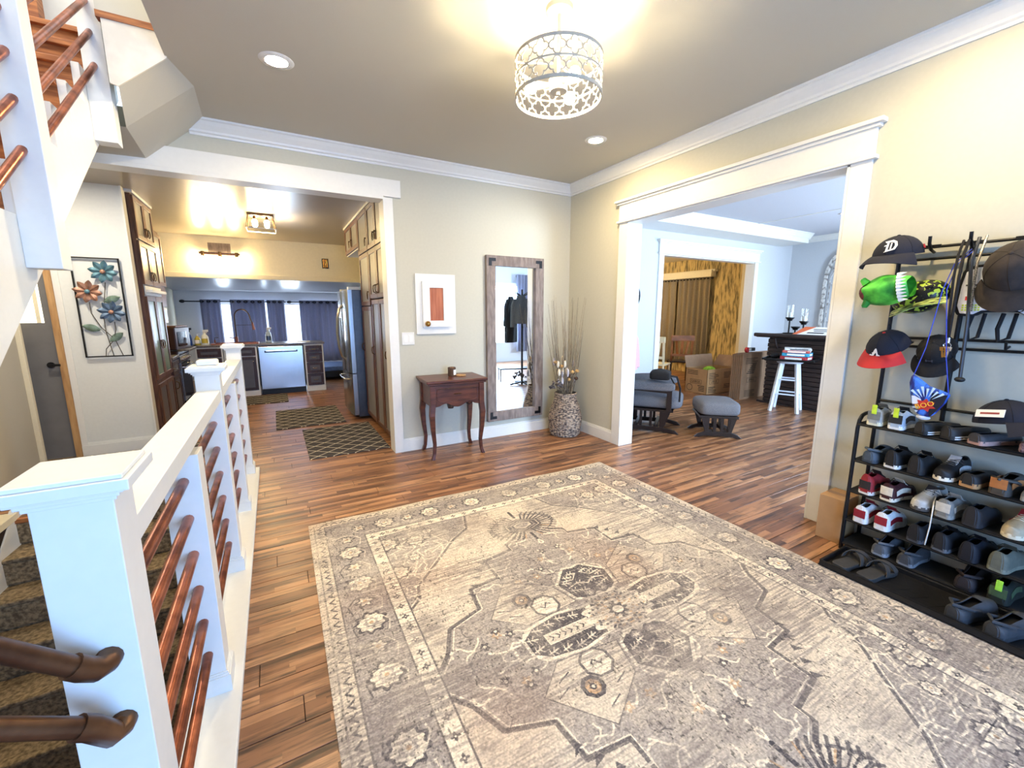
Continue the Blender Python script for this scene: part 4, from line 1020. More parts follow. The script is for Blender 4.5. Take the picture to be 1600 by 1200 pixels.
hl = thing('recessed_light', 'added round fill light in the hall ceiling before the grey door', 'light', (-1.62, 5.0, KZ))  # unseen ceiling light added to brighten the hall and art wall
MB().lathe([(.062,-.006),(.095,-.003),(.098,0),(.062,0)], 28, cap=False).build('trim_ring', M['white'], hl, smooth=True); MB().lathe([(0,-.004),(.064,-.004)], 28, cap=False).build('lamp', mat('hall_fill_lamp', (255,244,226), .3, var=0, emit=420), hl)
# ---- kitchen mats
def lattice(name, sc):
    m = mat(name, (58,54,56), .95, scale=120, bump=.4); nt = m.node_tree; N = nt.nodes; L = nt.links
    tc = N.new('ShaderNodeTexCoord'); sp = N.new('ShaderNodeSeparateXYZ'); L.new(tc.outputs['Object'], sp.inputs[0])
    def mm(op, a, b=None):
        n = N.new('ShaderNodeMath'); n.operation = op
        for i, x in enumerate((a, b)):
            if x is None: continue
            if isinstance(x, (int, float)): n.inputs[i].default_value = x
            else: L.new(x, n.inputs[i])
        return n.outputs[0]
    X = mm('MULTIPLY', sp.outputs[0], sc); Y = mm('MULTIPLY', sp.outputs[1], sc*1.15)
    a = mm('LESS_THAN', mm('ABSOLUTE', mm('SUBTRACT', mm('FRACT', mm('ADD', X, Y)), .5)), .032)
    b = mm('LESS_THAN', mm('ABSOLUTE', mm('SUBTRACT', mm('FRACT', mm('SUBTRACT', X, Y)), .5)), .032)
    mx = N.new('ShaderNodeMix'); mx.data_type = 'RGBA'; L.new(mm('MAXIMUM', a, b), mx.inputs[0])
    bs = N['Principled BSDF']; src = bs.inputs['Base Color'].links[0].from_socket; L.new(src, mx.inputs[6]); mx.inputs[7].default_value = (*lin((206,196,172)), 1)
    L.new(mx.outputs[2], bs.inputs['Base Color']); return m
LT = lattice('lattice_mat', 4.6)
def kmat(label, x0, x1, y0, y1, rz=0):
    cx, cy = (x0+x1)/2, (y0+y1)/2
    tag(MB().box(x0-cx, x1-cx, y0-cy, y1-cy, 0, .009).build('kitchen_mat', LT, None, (cx, cy, .001), (0, 0, rz), bevel=.004), label, 'mat', 'charcoal diamond lattice mats')
kmat('charcoal diamond lattice mat lying across the kitchen threshold', .21, 1.03, 4.60, 5.86)
kmat('charcoal diamond lattice mat in front of the fridge', -.08, .77, 6.04, 7.22)
kmat('charcoal diamond lattice mat in front of the dishwasher', -.72, .12, 7.95, 8.75)
kmat('dark diamond lattice runner below the flower wall art', -2.05, -.75, 5.0, 5.88)
# ---- sun room curtains
def curtain(label, x0, x1, y, z0, z1, m, nf, nm='curtain', cat='curtain', group=None, amp=.035, axis='x', flare=0, tie=None):
    t = thing(nm, label, cat, ((x0+x1)/2, y, z0) if axis == 'x' else (y, (x0+x1)/2, z0), 0, group)
    w = x1-x0
    def fn(u, v):
        s = (u-.5)*w*(1+flare*(1-v)); d = amp*math.sin(u*nf*2*PI)*(1-.25*v)+.008*math.sin(u*nf*5.1+v*5); z = (z1-z0)*v
        return (s, d, z) if axis == 'x' else (d, s, z)
    MB().grid(fn, int(nf*10)+2, 9).build('panel', M[m], t, smooth=True, solid=.004)
    for k in range(int(nf)):
        s = ((k+.25)/nf-.5)*w; zc = z1-z0-.045
        p = (s, amp*.6, zc) if axis == 'x' else (amp*.6, s, zc)
        if cat == 'curtain' and axis == 'x': MB().tube([(s+.028*math.cos(a), -amp-.004, zc+.028*math.sin(a)) for a in [2*PI*i/12 for i in range(12)]], .007, 5, closed=True).build('grommet', M['black'], t, smooth=True)
    return t
CY = 11.34; cg = 'blue grey sun room curtains'
for lab, x0, x1, nf in (('blue grey grommet curtain at the rod end by the left wall', -1.34, -.97, 3), ('wide blue grey curtain behind the copper faucet', -.80, -.13, 5), ('narrow blue grey curtain between two bright window gaps', -.09, .27, 3), ('widest blue grey curtain falling behind the fridge edge', .58, 1.60, 7)):
    curtain(lab, x0, x1, CY, .30, 1.78, 'curtain_blue', nf, group=cg)
for lab, x0, x1 in (('black curtain rod with leaf finial ending near the left wall', -1.62, .30), ('black curtain rod over the widest blue grey curtain', .40, 1.74)):
    t = thing('curtain_rod', lab, 'rod', (x0, CY, 1.735), 0, 'sun room curtain rods')
    MB().cyl((0,0,0),(x1-x0,0,0), .013, n=10).build('rod', M['black'], t, smooth=True)
    MB().sphere((-.03,0,0), (.05,.02,.035), 10, 7).build('finial', M['black'], t, smooth=True)
bd = thing('day_bed', 'low dark day bed with a blue cover below the curtains', 'bed', (1.25, 10.6, 0))
pbox('frame', M['blackplastic'], bd, -.45, .45, -.5, .5, .06, .2, bevel=.006)
pbox('mattress', mat('blue_bed_cover', (96,120,168), .9, var=.1), bd, -.45, .45, -.52, .5, .2, .30, bevel=.02)
for sx in (-1, 1):
    for sy in (-1, 1): pbox('leg', M['blackplastic'], bd, sx*.4-.03, sx*.4+.03, sy*.45-.03, sy*.45+.03, 0, .07)
# ================================================================ LOUNGE AND DINING ROOM
# ---- glider ottoman
def glider_base(t, w, d, h):
    for s_ in (-1, 1):
        MB().prism([(-d,.0),(-d+.05,.045),(-d*.5,.075),(d*.5,.075),(d-.05,.045),(d,0),(d-.06,0),(d*.6,.02),(-d*.6,.02),(-d+.06,0)], s_*w-.018, s_*w+.018, 'x').build('foot_rail', M['espresso'], t, bevel=.004)
        for q in (-.45, -.15, .15, .45): pbox('slat', M['espresso'], t, s_*w-.012, s_*w+.012, q*d-.016, q*d+.016, .06, h)
        MB().prism([(-d*.75,h),(-d*.55,.07),(-d*.42,.07),(-d*.5,h)], s_*w-.016, s_*w+.016, 'x').build('leg', M['espresso'], t)
        MB().prism([(d*.75,h),(d*.55,.07),(d*.42,.07),(d*.5,h)], s_*w-.016, s_*w+.016, 'x').build('leg', M['espresso'], t)
    for q in (-.3, .3): pbox('cross_rail', M['espresso'], t, -w, w, q*d-.02, q*d+.02, .06, .10)
    pbox('top_frame', M['espresso'], t, -w-.02, w+.02, -d*.8, d*.8, h-.03, h, bevel=.004)
def cushion(name, t, x0, x1, y0, y1, z0, z1, m='fabric_grey', puff=.03):
    def fn(u, v):
        a = 2*PI*u; e = .32
        c, s_ = math.cos(a), math.sin(a); sx = math.copysign(abs(c)**e, c); sy = math.copysign(abs(s_)**e, s_)
        ph = PI*(v-.5); r = math.cos(ph)**.28 if abs(v-.5) < .499 else 0; zz = math.copysign(abs(math.sin(ph))**.55, math.sin(ph))
        dome = puff*(1-r) if v > .5 else 0
        return ((x0+x1)/2+sx*r*(x1-x0)/2, (y0+y1)/2+sy*r*(y1-y0)/2, (z0+z1)/2+zz*(z1-z0)/2+dome)
    return MB().grid(fn, 36, 15, cu=True).build(name, M[m], t, smooth=True)
ot = thing('glider_ottoman', 'grey cushioned glider ottoman on an espresso base', 'ottoman', (4.69, 3.18, 0), .85)
glider_base(ot, .2, .27, .27); cushion('cushion', ot, -.26, .26, -.235, .235, .27, .44, puff=.01)
gc = thing('glider_chair', 'grey cushioned glider rocking chair behind the white door casing', 'chair', (4.21, 3.81, 0), .64)
glider_base(gc, .24, .40, .30)
cushion('seat_cushion', gc, -.29, .29, -.42, .26, .31, .47)
def bk_(u, v): return (0, 0, 0)
bc = MB(); 
bcu = cushion('back_cushion', gc, -.28, .28, -.07, .07, 0, .68); bcu.location = (0, .28, .42); bcu.rotation_euler = (-.12, 0, 0)
for s_ in (-1, 1):
    MB().prism([(-.30,.30),(-.30,.56),(.30,.60),(.30,.30),(.24,.30),(.24,.54),(-.24,.52),(-.24,.30)], s_*.31-.02, s_*.31+.02, 'x').build('arm_frame', M['espresso'], gc, bevel=.004)
    cushion('arm_pad', gc, s_*.31-.06, s_*.31+.06, -.33, .28, .55, .65)
pbox('label_tag', M['paper'], gc, .262, .264, -.06, .03, .03, .055)
pk = thing('pink_blanket', 'pink fleece blanket hung over the glider chair back', 'blanket', (4.34, 4.12, .66), .64)
def bl(u, v):
    x = (u-.5)*.42+.02*math.sin(v*9); s = (v-.5)*1.0
    z = .56-abs(s)*.95-.012*math.sin(u*12); y = .125*math.sin(max(-1, min(1, s*12))*PI/2)+.11+.012*math.sin(u*22+v*4)+.12*(z+.24)
    return (x, y, z)
MB().grid(bl, 22, 26).build('folds', M['pink'], pk, smooth=True, solid=.01)
bg_ = thing('sling_bag', 'dark grey sling bag with straps lying on the glider armrest', 'bag', (4.036, 3.492, .69), .64)
cushion('pouch', bg_, -.1, .16, -.12, .12, 0, .10, 'blackcloth')
MB().tube([(-.05,-.1,.06),(.0,-.19,.04),(.02,-.235,-.10),(.0,-.235,-.26)], .012, 6).build('strap', M['blackcloth'], bg_, smooth=True)
MB().tube([(.1,.1,.06),(.18,.0,.08),(.22,-.1,.02),(.2,-.17,-.1)], .009, 6).build('strap', M['blackcloth'], bg_, smooth=True)
MB().box(-.02, .02, -.125, -.119, .04, .06).build('zip_pull', M['paper'], bg_)
# ---- cartons
def lines(b, x0, z0, w, n, dz, hgt, y, m=0, rnd=random):
    for k in range(n): b.box(x0, x0+w*rnd.uniform(.6, 1), y-.001, y, z0-k*dz, z0-k*dz+hgt)
oc = thing('open_carton', 'large open moving carton with printed sides in the dining doorway', 'carton', (6.78, 4.80, 0))
BW, BD, BH, th = .80, .46, .46, .006
pbox('front_wall', M['card'], oc, 0, BW, 0, th, 0, BH); pbox('rear_wall', M['card'], oc, 0, BW, BD-th, BD, 0, BH)
pbox('side_wall', M['card'], oc, 0, th, 0, BD, 0, BH); pbox('side_wall', M['card'], oc, BW-th, BW, 0, BD, 0, BH); pbox('bottom', M['card'], oc, 0, BW, 0, BD, 0, th)
MB().poly([(BW,0,BH),(BW,BD,BH),(BW+.16,BD,BH+.2),(BW+.16,0,BH+.2)]).build('flap', M['card2'], oc, solid=.005)
MB().poly([(0,BD,BH),(BW,BD,BH),(BW,BD+.05,BH+.22),(0,BD+.05,BH+.22)]).build('flap', M['card2'], oc, solid=.005)
pr = MB(); lines(pr, .05, .38, .3, 4, .03, .012, 0); lines(pr, .48, .38, .26, 5, .025, .01, 0); lines(pr, .05, .12, .24, 4, .03, .014, 0); lines(pr, .5, .15, .22, 3, .03, .012, 0)
pr.build('printed_lines', M['print'], oc)['kind'] = 'stuff'
def boxed(t, s, size, loc, rot, w, h):
    tt = text('lettering', s, size, M['print'], t, loc, rot)
    b = MB()
    for d in ((-w,w,h-.006,h), (-w,w,-h,-h+.006), (-w,-w+.006,-h,h), (w-.006,w,-h,h)): b.box(d[0], d[1], d[2], d[3], 0, .001)
    b.build('lettering_box', M['print'], t, loc, rot)
boxed(oc, 'LARGE', .06, (.2, -.001, .23), (PI/2, 0, 0), .13, .04); boxed(oc, 'LARGE', .06, (-.001, .23, .22), (PI/2, 0, -PI/2), .12, .04)
sd_ = MB()
for k in range(4): sd_.box(-.001, 0, .05, .05+.14*random.uniform(.7,1), .05+.03*k, .064+.03*k)
for k in range(3): sd_.box(-.001, 0, .2, .42, .35+.03*k, .362+.03*k)
sd_.build('printed_lines', M['print'], oc)['kind'] = 'stuff'
MB().lathe([(.055,0),(.065,0),(.065,.001),(.055,.001)], 20, cap=False).build('stamp_ring', M['print'], oc, (-.001, .36, .1), (0, -PI/2, 0))
tag(MB().sphere((0,0,0), (.14,.1,.07), 14, 8).build('green_toy', mat('lime_plush', (150,196,52), .9, var=.2, scale=30), None, (7.1, 5.0, .42), smooth=True), 'lime green plush toy sticking out of the open carton', 'toy')
# flattened cartons standing as a pack
for k in range(6):
    t = thing('flattened_carton', ['front flattened moving carton with printed panels', 'flattened plain carton standing in the pack behind the printed one'][min(k, 1)], 'carton', (6.9, 4.24+.034*k, 0), 0, None if k == 0 else 'flattened cartons standing in a pack')
    hh = .80-.012*(k % 3); ww = 1.02-.02*(k % 2)
    pbox('panel', M['card2'], t, 0, ww*.58, 0, .014, 0, hh); pbox('panel', M['card2'], t, ww*.585, ww, 0.002, .016, 0, hh-.03)
    pbox('panel', M['card2'], t, 0.004, ww-.01, .016, .028, 0, hh)
    if k == 0:
        pr = MB(); lines(pr, .1, .70, .36, 4, .028, .011, 0); lines(pr, .12, .14, .32, 5, .025, .01, 0); lines(pr, .66, .66, .28, 5, .03, .012, 0); lines(pr, .68, .3, .24, 4, .03, .012, 0)
        for q in range(6): pr.box(.14+.03*q, .36+.01*q, -.001, 0, .44+.03*q, .458+.03*q)
        pr.build('printed_lines', M['print'], t)['kind'] = 'stuff'; boxed(t, 'SMALL', .06, (.3, -.001, .33), (PI/2, 0, 0), .14, .04)
rd = thing('tape_dispenser', 'red and black tape dispenser lying on the flattened cartons', 'dispenser', (7.2, 4.33, .80))
MB().cyl((-.06,-.02,.045),(-.06,.02,.045), .045).build('roll', M['red'], rd, smooth=True); pbox('handle', M['blackplastic'], rd, -.02, .14, -.03, .03, .02, .08, bevel=.01); pbox('label', M['paper'], rd, -.03, .02, -.031, .031, .03, .075)
# ---- bar
bar = thing('home_bar', 'dark wood home bar with horizontal plank front', 'bar', (7.08, 3.95, 0))
nsl = 15
for k in range(nsl): pbox('plank', M['barwood'], bar, 0-.008*(k % 2), .03, -2.6, 0, .03+k*.0695, .03+k*.0695+.06, bevel=.004)
pbox('side_panel', M['barwood'], bar, .031, .55, -.03, 0, .0, 1.08); pbox('back_panel', M['espresso'], bar, .033, .06, -2.6, -.03, 0, 1.08)
tpz = MB().box(-.14, .62, -2.72, .14, 1.09, 1.135); tpz.build('bar_top', M['barwood'], bar, bevel=.02, seg=3)
pbox('arm_rail', M['barwood'], bar, -.17, -.12, -2.74, .16, 1.10, 1.16, bevel=.02, seg=3)
pbox('foot_rail', M['barwood'], bar, -.04, -.01, -2.6, .08, .0, .03, bevel=.004)
for q in (-.15, -1.2): MB().tube([(0,q,.92),(-.05,q,.98),(-.1,q,1.085)], .02, 6).build('corbel', M['barwood'], bar)
bo = thing('signboard', 'white printed board with orange corners leaning on the bar top', 'board', (7.12, 3.20, 1.139), 0, rot=(0, -.28, 0))
pbox('board', M['paper'], bo, 0, .40, -.42, .42, 0, .008)
for pq in ([(0,.42),(.40,.42),(.40,.26),(0,.36)], [(0,-.42),(.3,-.42),(0,-.3)]): MB().prism(pq, .008, .0095, 'z').build('orange_corner', M['orange'], bo)
pr = MB()
for (x, y0, y1, h) in ((.08,.02,.25,.05), (.18,-.02,.2,.03), (.26,.05,.24,.03)): pr.box(x, x+h, y0, y1, .008, .0092)
for k in range(9): pr.box(.05+.035*k, .058+.035*k, -.34, -.06-.03*(k % 3), .008, .0092)
pr.build('printed_lines', M['ink'], bo)['kind'] = 'stuff'
# candle holders
chd = thing('candle_stand', 'black three arm candle stand with clear glass cylinders on the bar', 'candle holder', (7.56, 3.80, 1.137))
pbox('base', M['black'], chd, -.07, .07, -.16, .16, 0, .015, bevel=.004)
for k, (y, h) in enumerate(((.10, .21), (.0, .06), (-.12, .15))):
    p = MB().cyl((0,y,.01),(0,y,h), .012).build('stem', M['black'], chd)
    MB().lathe([(0,0),(.035,0),(.04,.02),(.065,.045),(.065,.06),(0,.06)], 18, (0,y,h)).build('cup', M['black'], p, smooth=True)
    if k != 1: MB().lathe([(.048,.0),(.05,0),(.05,.2),(.048,.2),(.048,0)], 20, (0,y,h+.06), cap=False).build('glass_cylinder', M['glass'], p, smooth=True); MB().cyl((0,y,h+.06),(0,y,h+.14), .026).build('candle', M['paper'], p, smooth=True)
# ---- stool with games
sl_ = thing('bar_stool', 'white four legged wooden bar stool in front of the bar', 'stool', (6.76, 3.42, 0), .35)
MB().lathe([(0,.735),(.16,.735),(.172,.745),(.172,.765),(.16,.775),(0,.775)], 30).build('seat', M['stoolwhite'], sl_, smooth=True)
for sx in (-1, 1):
    for sy in (-1, 1): MB().bar((sx*.10,sy*.10,.74),(sx*.175,sy*.175,0), .04, .04, up=(1,1,0)).build('leg', M['stoolwhite'], sl_, bevel=.003)
for z, k in ((.24, .152), (.27, .15), (.46, .13), (.49, .128)):
    if z in (.24, .46):
        for s_ in (-1, 1): MB().cyl((-k,s_*k,z),(k,s_*k,z), .012, n=8).build('rung', M['stoolwhite'], sl_)
    else:
        for s_ in (-1, 1): MB().cyl((s_*k,-k,z),(s_*k,k,z), .012, n=8).build('rung', M['stoolwhite'], sl_)
SX, SY = 6.73, 3.40
ty = thing('serving_tray', 'shallow black tray lying across the white stool', 'tray', (SX, SY, .776), .3)
MB().box(-.22, .22, -.30, .30, 0, .012).box(-.24, -.21, -.32, .32, .01, .035).box(.21, .24, -.32, .32, .01, .035).box(-.24, .24, -.33, -.30, .01, .04).box(-.24, .24, .30, .33, .01, .04).build('pan', M['black'], ty, bevel=.004)
GC = [((196,60,66),'red patterned flat game box at the bottom of the stack','patterned_red'), ((60,176,214),'bright blue flat game box in the stack on the stool','x'), ((206,96,90),'coral game box above the bright blue one','x'), ((236,236,232),'white topped game box crowning the stack','x')]
z = .79
for i, (c, lab, _) in enumerate(GC):
    h = (.06, .05, .035, .03)[i]
    t = thing('game_box', lab, 'game box', (SX+.02*(i % 2), SY-.075, z), .25+.12*(i-1), 'game boxes stacked on the stool')
    pbox('box', mat('game_box_%d' % i, c, .5, scale=25, col2=tuple(int(x*.7) for x in c)), t, -.14, .14, -.165, .165, 0, h, bevel=.002)
    MB().box(-.141, -.14, -.12, .1, h*.25, h*.75).box(-.05, .1, -.166, -.165, h*.25, h*.75).build('side_print', M['paper'] if i != 3 else M['ink'], t); z += h+.001
tag(MB().sphere((0,0,.042), (.09,.055,.04), 14, 8).build('cable_heap', M['blackcloth'], None, (SX-.05, SY+.205, .79), smooth=True), 'black cable bundle heaped on the tray beside the games', 'cables')
# ---- arched iron wall decor, round wall decor, ceiling lamp
ad = thing('arched_wall_decor', 'distressed white arched window frame with scrolls on the lounge wall', 'wall decor', (9.39, 3.93, .98))
def arch(hw, z1, zt): 
    R = [( -hw, 0), (-hw, z1)]
    for k in range(1, 9): a = k/9; R.append((-hw*math.cos(a*PI/2), z1+(zt-z1)*math.sin(a*PI/2)**1.0))
    R.append((0, zt)); return R+[(-x, z) for x, z in R[-2::-1]]
M['distress'] = mat('distressed_white', (210,206,198), .8, scale=16, col2=(120,112,104), lo=.36, hi=.52)
o1 = arch(.33, 1.1, 1.66)
for i in range(len(o1)-1): MB().bar((-.03,o1[i][0],o1[i][1]), (-.03,o1[i+1][0],o1[i+1][1]), .05, .06, up=(1,0,0)).build('frame_piece', M['distress'], ad)
o2 = arch(.25, 1.05, 1.45)
MB().tube([(-.03,y,z) for y, z in o2], .009, 6).build('inner_wire', M['distress'], ad, smooth=True)
MB().cyl((-.03,0,0),(-.03,0,1.5), .009, n=8).build('centre_wire', M['distress'], ad)
for z in (.25, .6, .95, 1.25):
    MB().sphere((-.04,0.0,z+.02), (.02,.075,.05), 12, 7).build('medallion', M['distress'], ad, smooth=True)
    for s_ in (-1, 1):
        MB().tube([(-.03, s_*(.14+.012*q*math.cos(q*.7)), z+.14+.012*q*math.sin(q*.7)) for q in range(10)], .007, 5).build('scroll', M['distress'], ad, smooth=True)
rdz = thing('round_wall_decor', 'black round slatted wall ornament beside the lounge doorway', 'wall decor', (4.9, 4.95, 1.75))
MB().tube([(.22*math.cos(a), -.02, .22*math.sin(a)) for a in [2*PI*i/24 for i in range(24)]], .012, 6, closed=True).build('ring', M['black'], rdz, smooth=True)
for k in range(-3, 4): w = math.sqrt(.22**2-(k*.06)**2); MB().bar((-w,-.02,k*.06),(w,-.02,k*.06), .01, .03, up=(0,0,1)).build('slat', M['black'], rdz)
r = thing('recessed_light', 'round recessed ceiling light in the lounge above the bar', 'light', (7.6, 3.29, LZ))
MB().lathe([(.062,-.006),(.095,-.003),(.098,0),(.062,0)], 28, cap=False).build('trim_ring', M['white'], r, smooth=True); MB().lathe([(0,-.004),(.064,-.004)], 28, cap=False).build('lamp', M['canlight2'], r)
# ---- dining room: curtains, chairs, added lamp
curtain('brown rod pocket curtain nearer the wallpaper wall in the dining room', 6.42, 7.32, 8.93, .25, 2.25, 'curtain_brown', 6, group='brown dining room curtains', axis='y', amp=.04)
curtain('brown rod pocket curtain beyond the bright gap in the dining room', 7.37, 8.85, 8.93, .25, 2.25, 'curtain_brown', 7, group='brown dining room curtains', axis='y', amp=.04)
crd = thing('curtain_rod', 'brown curtain rod with ruffled header in the dining room', 'rod', (8.93, 6.37, 2.27))
MB().cyl((0,0,0),(0,2.3,0), .015, n=8).build('rod', M['black'], crd)
rf = MB(); rf.grid(lambda u, v: (.03*math.sin(u*150)+.0, 2.25*u, -.03+.07*v), 160, 3); rf.build('ruffle', M['curtain_brown'], crd, smooth=True)
def dchair(name, label, loc, rz, wood, seat):
    t = thing(name, label, 'chair', loc, rz, 'dining room chairs')
    pbox('seat', M[seat], t, -.22, .22, -.22, .22, .44, .475, bevel=.012)
    for sx in (-1, 1):
        MB().bar((sx*.19,-.19,.44),(sx*.2,-.2,0), .035, .035).build('leg', M[seat], t); MB().bar((sx*.19,.19,.44),(sx*.2,.23,0), .035, .035).build('leg', M[seat], t)
        MB().bar((sx*.19,.19,.46),(sx*.2,.29,1.0), .04, .03).build('back_post', M[wood], t)
    pbox('crest_rail', M[wood], t, -.23, .23, .265, .3, .9, 1.02, bevel=.01)
    pbox('lower_rail', M[wood], t, -.19, .19, .215, .24, .58, .63)
    for q in (-.1, 0, .1): MB().bar((q*.8,.23,.62),(q*1.2,.28,.91), .05, .015).build('splat', M[wood], t)
    return t
M['honey'] = mat('honey_wood', (150,92,50), .4, scale=6, col2=(110,64,34)); M['creamwood'] = mat('cream_chair_paint', (226,214,176), .5, var=.03)
dchair('dining_chair', 'dark seated dining chair with honey wood back by the brown curtain', (7.55, 6.05, 0), 2.4, 'honey', 'espresso')
dchair('dining_chair', 'cream painted dining chair seen past the white doorway casing', (6.75, 5.95, 0), 2.0, 'creamwood', 'creamwood')
dl = thing('dining_fill_globe', 'added warm fill globe hanging unseen in the dining room', 'light', (6.6, 7.6, 2.75))  # invented globe kept out of view, added to light the dining room
MB().cyl((0,0,0),(0,0,-.35), .008).build('stem', M['black'], dl); MB().sphere((0,0,-.45), .1, 18, 10).build('globe', mat('dining_fill_glow', (255,228,178), .3, var=0, emit=190), dl, smooth=True); MB().lathe([(0,-.02),(.07,-.02),(.07,0),(0,0)], 20).build('canopy', M['black'], dl)
# ---- coat stand reflected in the mirror
ck = thing('coat_stand', 'black coat stand loaded with dark coats, reflected in the mirror', 'coat stand', (4.45, 1.30, 0))
MB().cyl((0,0,0),(0,0,1.95), .022).build('pole', M['black'], ck)
for k in range(4):
    a = k*PI/2; MB().bar((0,0,.06),(.28*math.cos(a),.28*math.sin(a),.02), .03, .03).build('foot', M['black'], ck); MB().tube([(0,0,1.8),(.12*math.cos(a),.12*math.sin(a),1.86),(.27*math.cos(a),.27*math.sin(a),1.90)], .012, 6).build('hook', M['black'], ck)
def coat(label, ang, m, l, w):
    t = thing('coat', label, 'coat', (4.45+.27*math.cos(ang), 1.30+.27*math.sin(ang), 1.82), ang, 'coats on the stand')
    def fn(u, v):
        a = 2*PI*u; r = (.07+w*min(1, (1-v)*2.4))*(1+.12*math.sin(a*6+v*3)); return (.02+r*.5*math.cos(a), r*math.sin(a), -l+l*v)
    MB().grid(fn, 36, 14, cu=True).build('body', M[m], t, smooth=True)
    for s_ in (-1, 1): MB().tube([(.0,s_*.1,-.08),(.02,s_*(w+.04),-.2),(.04,s_*(w+.06),-.62)], [.06,.06,.05], 10).build('sleeve', M[m], t, smooth=True)
M['greycoat'] = mat('grey_wool', (86,90,96), .95, var=.1, scale=60)
coat('grey wool coat at the front of the coat stand', 2.2, 'greycoat', .55, .10); coat('long black coat on the coat stand', 4.3, 'blackcloth', .95, .10); coat('navy coat on the far side of the coat stand', .11, 'navy', .9, .10)
ben = thing('shoe_bench', 'low black wire bench crowded with shoes below the coats', 'bench', (4.62, .78, 0), .3)
pbox('top', M['black'], ben, -.4, .4, -.15, .15, .26, .29, bevel=.004)
for sx in (-1, 1):
    for sy in (-1, 1): MB().cyl((sx*.38,sy*.13,0),(sx*.38,sy*.13,.26), .012, n=8).build('leg', M['black'], ben)
wc = curtain('pale blue sheer curtain at the lounge window, seen in the mirror', 6.45, 6.9, -2.38, .3, 2.6, 'curtain_blue', 4)
# ================================================================ HALL TREE, SHOES, HATS
rk = thing('hall_tree', 'black metal hall tree with five shoe shelves against the right wall', 'rack', (3.06, 1.12, 0))
RL_ = 1.55                       # runs towards -y from the origin
TZ = [.83, .60, .40, .21, .05]
DP = .235
for yy in (0, -RL_):
    pts = [(0,yy,0),(0,yy,.80),(.012,yy,.845),(.04,yy,.872),(.08,yy,.88),(DP,yy,.88)]
    MB().tube(pts, .011, 8).build('side_frame', M['black'], rk, smooth=True)
    MB().cyl((DP,yy,0),(DP,yy,1.84), .011, n=8).build('upright', M['black'], rk, smooth=True)
MB().cyl((DP,-.30,.88),(DP,-.30,1.87), .011, n=8).build('upright', M['black'], rk, smooth=True)
for z in (1.86, 1.795, 1.345, 1.295, .95):
    MB().cyl((DP,0,z),(DP,-RL_,z), .008, n=8).build('rail', M['black'], rk, smooth=True)
for yy in (-.15, -.31, -.50, -.8, -1.2):
    hk = MB().tube([(DP,yy,1.83),(DP-.05,yy,1.84),(DP-.085,yy,1.87),(DP-.09,yy,1.91)], .008, 6).bar((DP-.05,yy-.04,1.86),(DP-.05,yy+.04,1.86), .01, .012)
    hk.build('hook', M['black'], rk, smooth=True)
for yy in (-.12, -.26, -.5, -.9): MB().tube([(DP,yy,1.32),(DP-.06,yy,1.31),(DP-.075,yy,1.345)], .006, 6).build('hook', M['black'], rk, smooth=True)
M['mesh'] = mat('black_shelf_cloth', (16,16,17), .85, var=.1, scale=80)
for z in TZ:
    s = MB().tube([(0,0,z-.0075),(0,-RL_,z-.0075)], .0085, 8).tube([(DP-.02,0,z-.0075),(DP-.02,-RL_,z-.0075)], .0085, 8).tube([(0,0,z-.0075),(DP-.02,0,z-.0075)], .0075, 8).build('shelf_rod', M['black'], rk, smooth=True)
    pbox('shelf', M['mesh'], rk, 0.0, DP-.02, -RL_, 0, z-.004, z+.002)
# ---- boot tray
bt = thing('boot_tray', 'long black rubber boot tray between the rug and the shoe rack', 'tray', (2.878, 1.09, .0))
TX = .16
MB().box(-TX, TX, -1.7, 0, .0135, .0175).build('pan', M['rubber'], bt)
rim = MB().box(-TX, -TX+.014, -1.7, 0, .013, .045).box(TX-.014, TX, -1.7, 0, .013, .045).box(-TX, TX, -.014, 0, .013, .045).box(-TX, TX, -1.7, -1.686, .013, .045)
rim.build('rim', M['rubber'], bt, bevel=.004)
rb_ = MB()
for k in range(22):
    y = -.08-k*.075
    rb_.bar((-.12,y,.0182),(.0,y-.06,.0182), .004, .002).bar((.0,y-.06,.0182),(.12,y,.0182), .004, .002)
rb_.build('tread_pattern', M['rubber'], bt)
pbox('foot', M['rubber'], bt, -TX+.02, TX-.02, -1.68, -.02, 0, .0135)
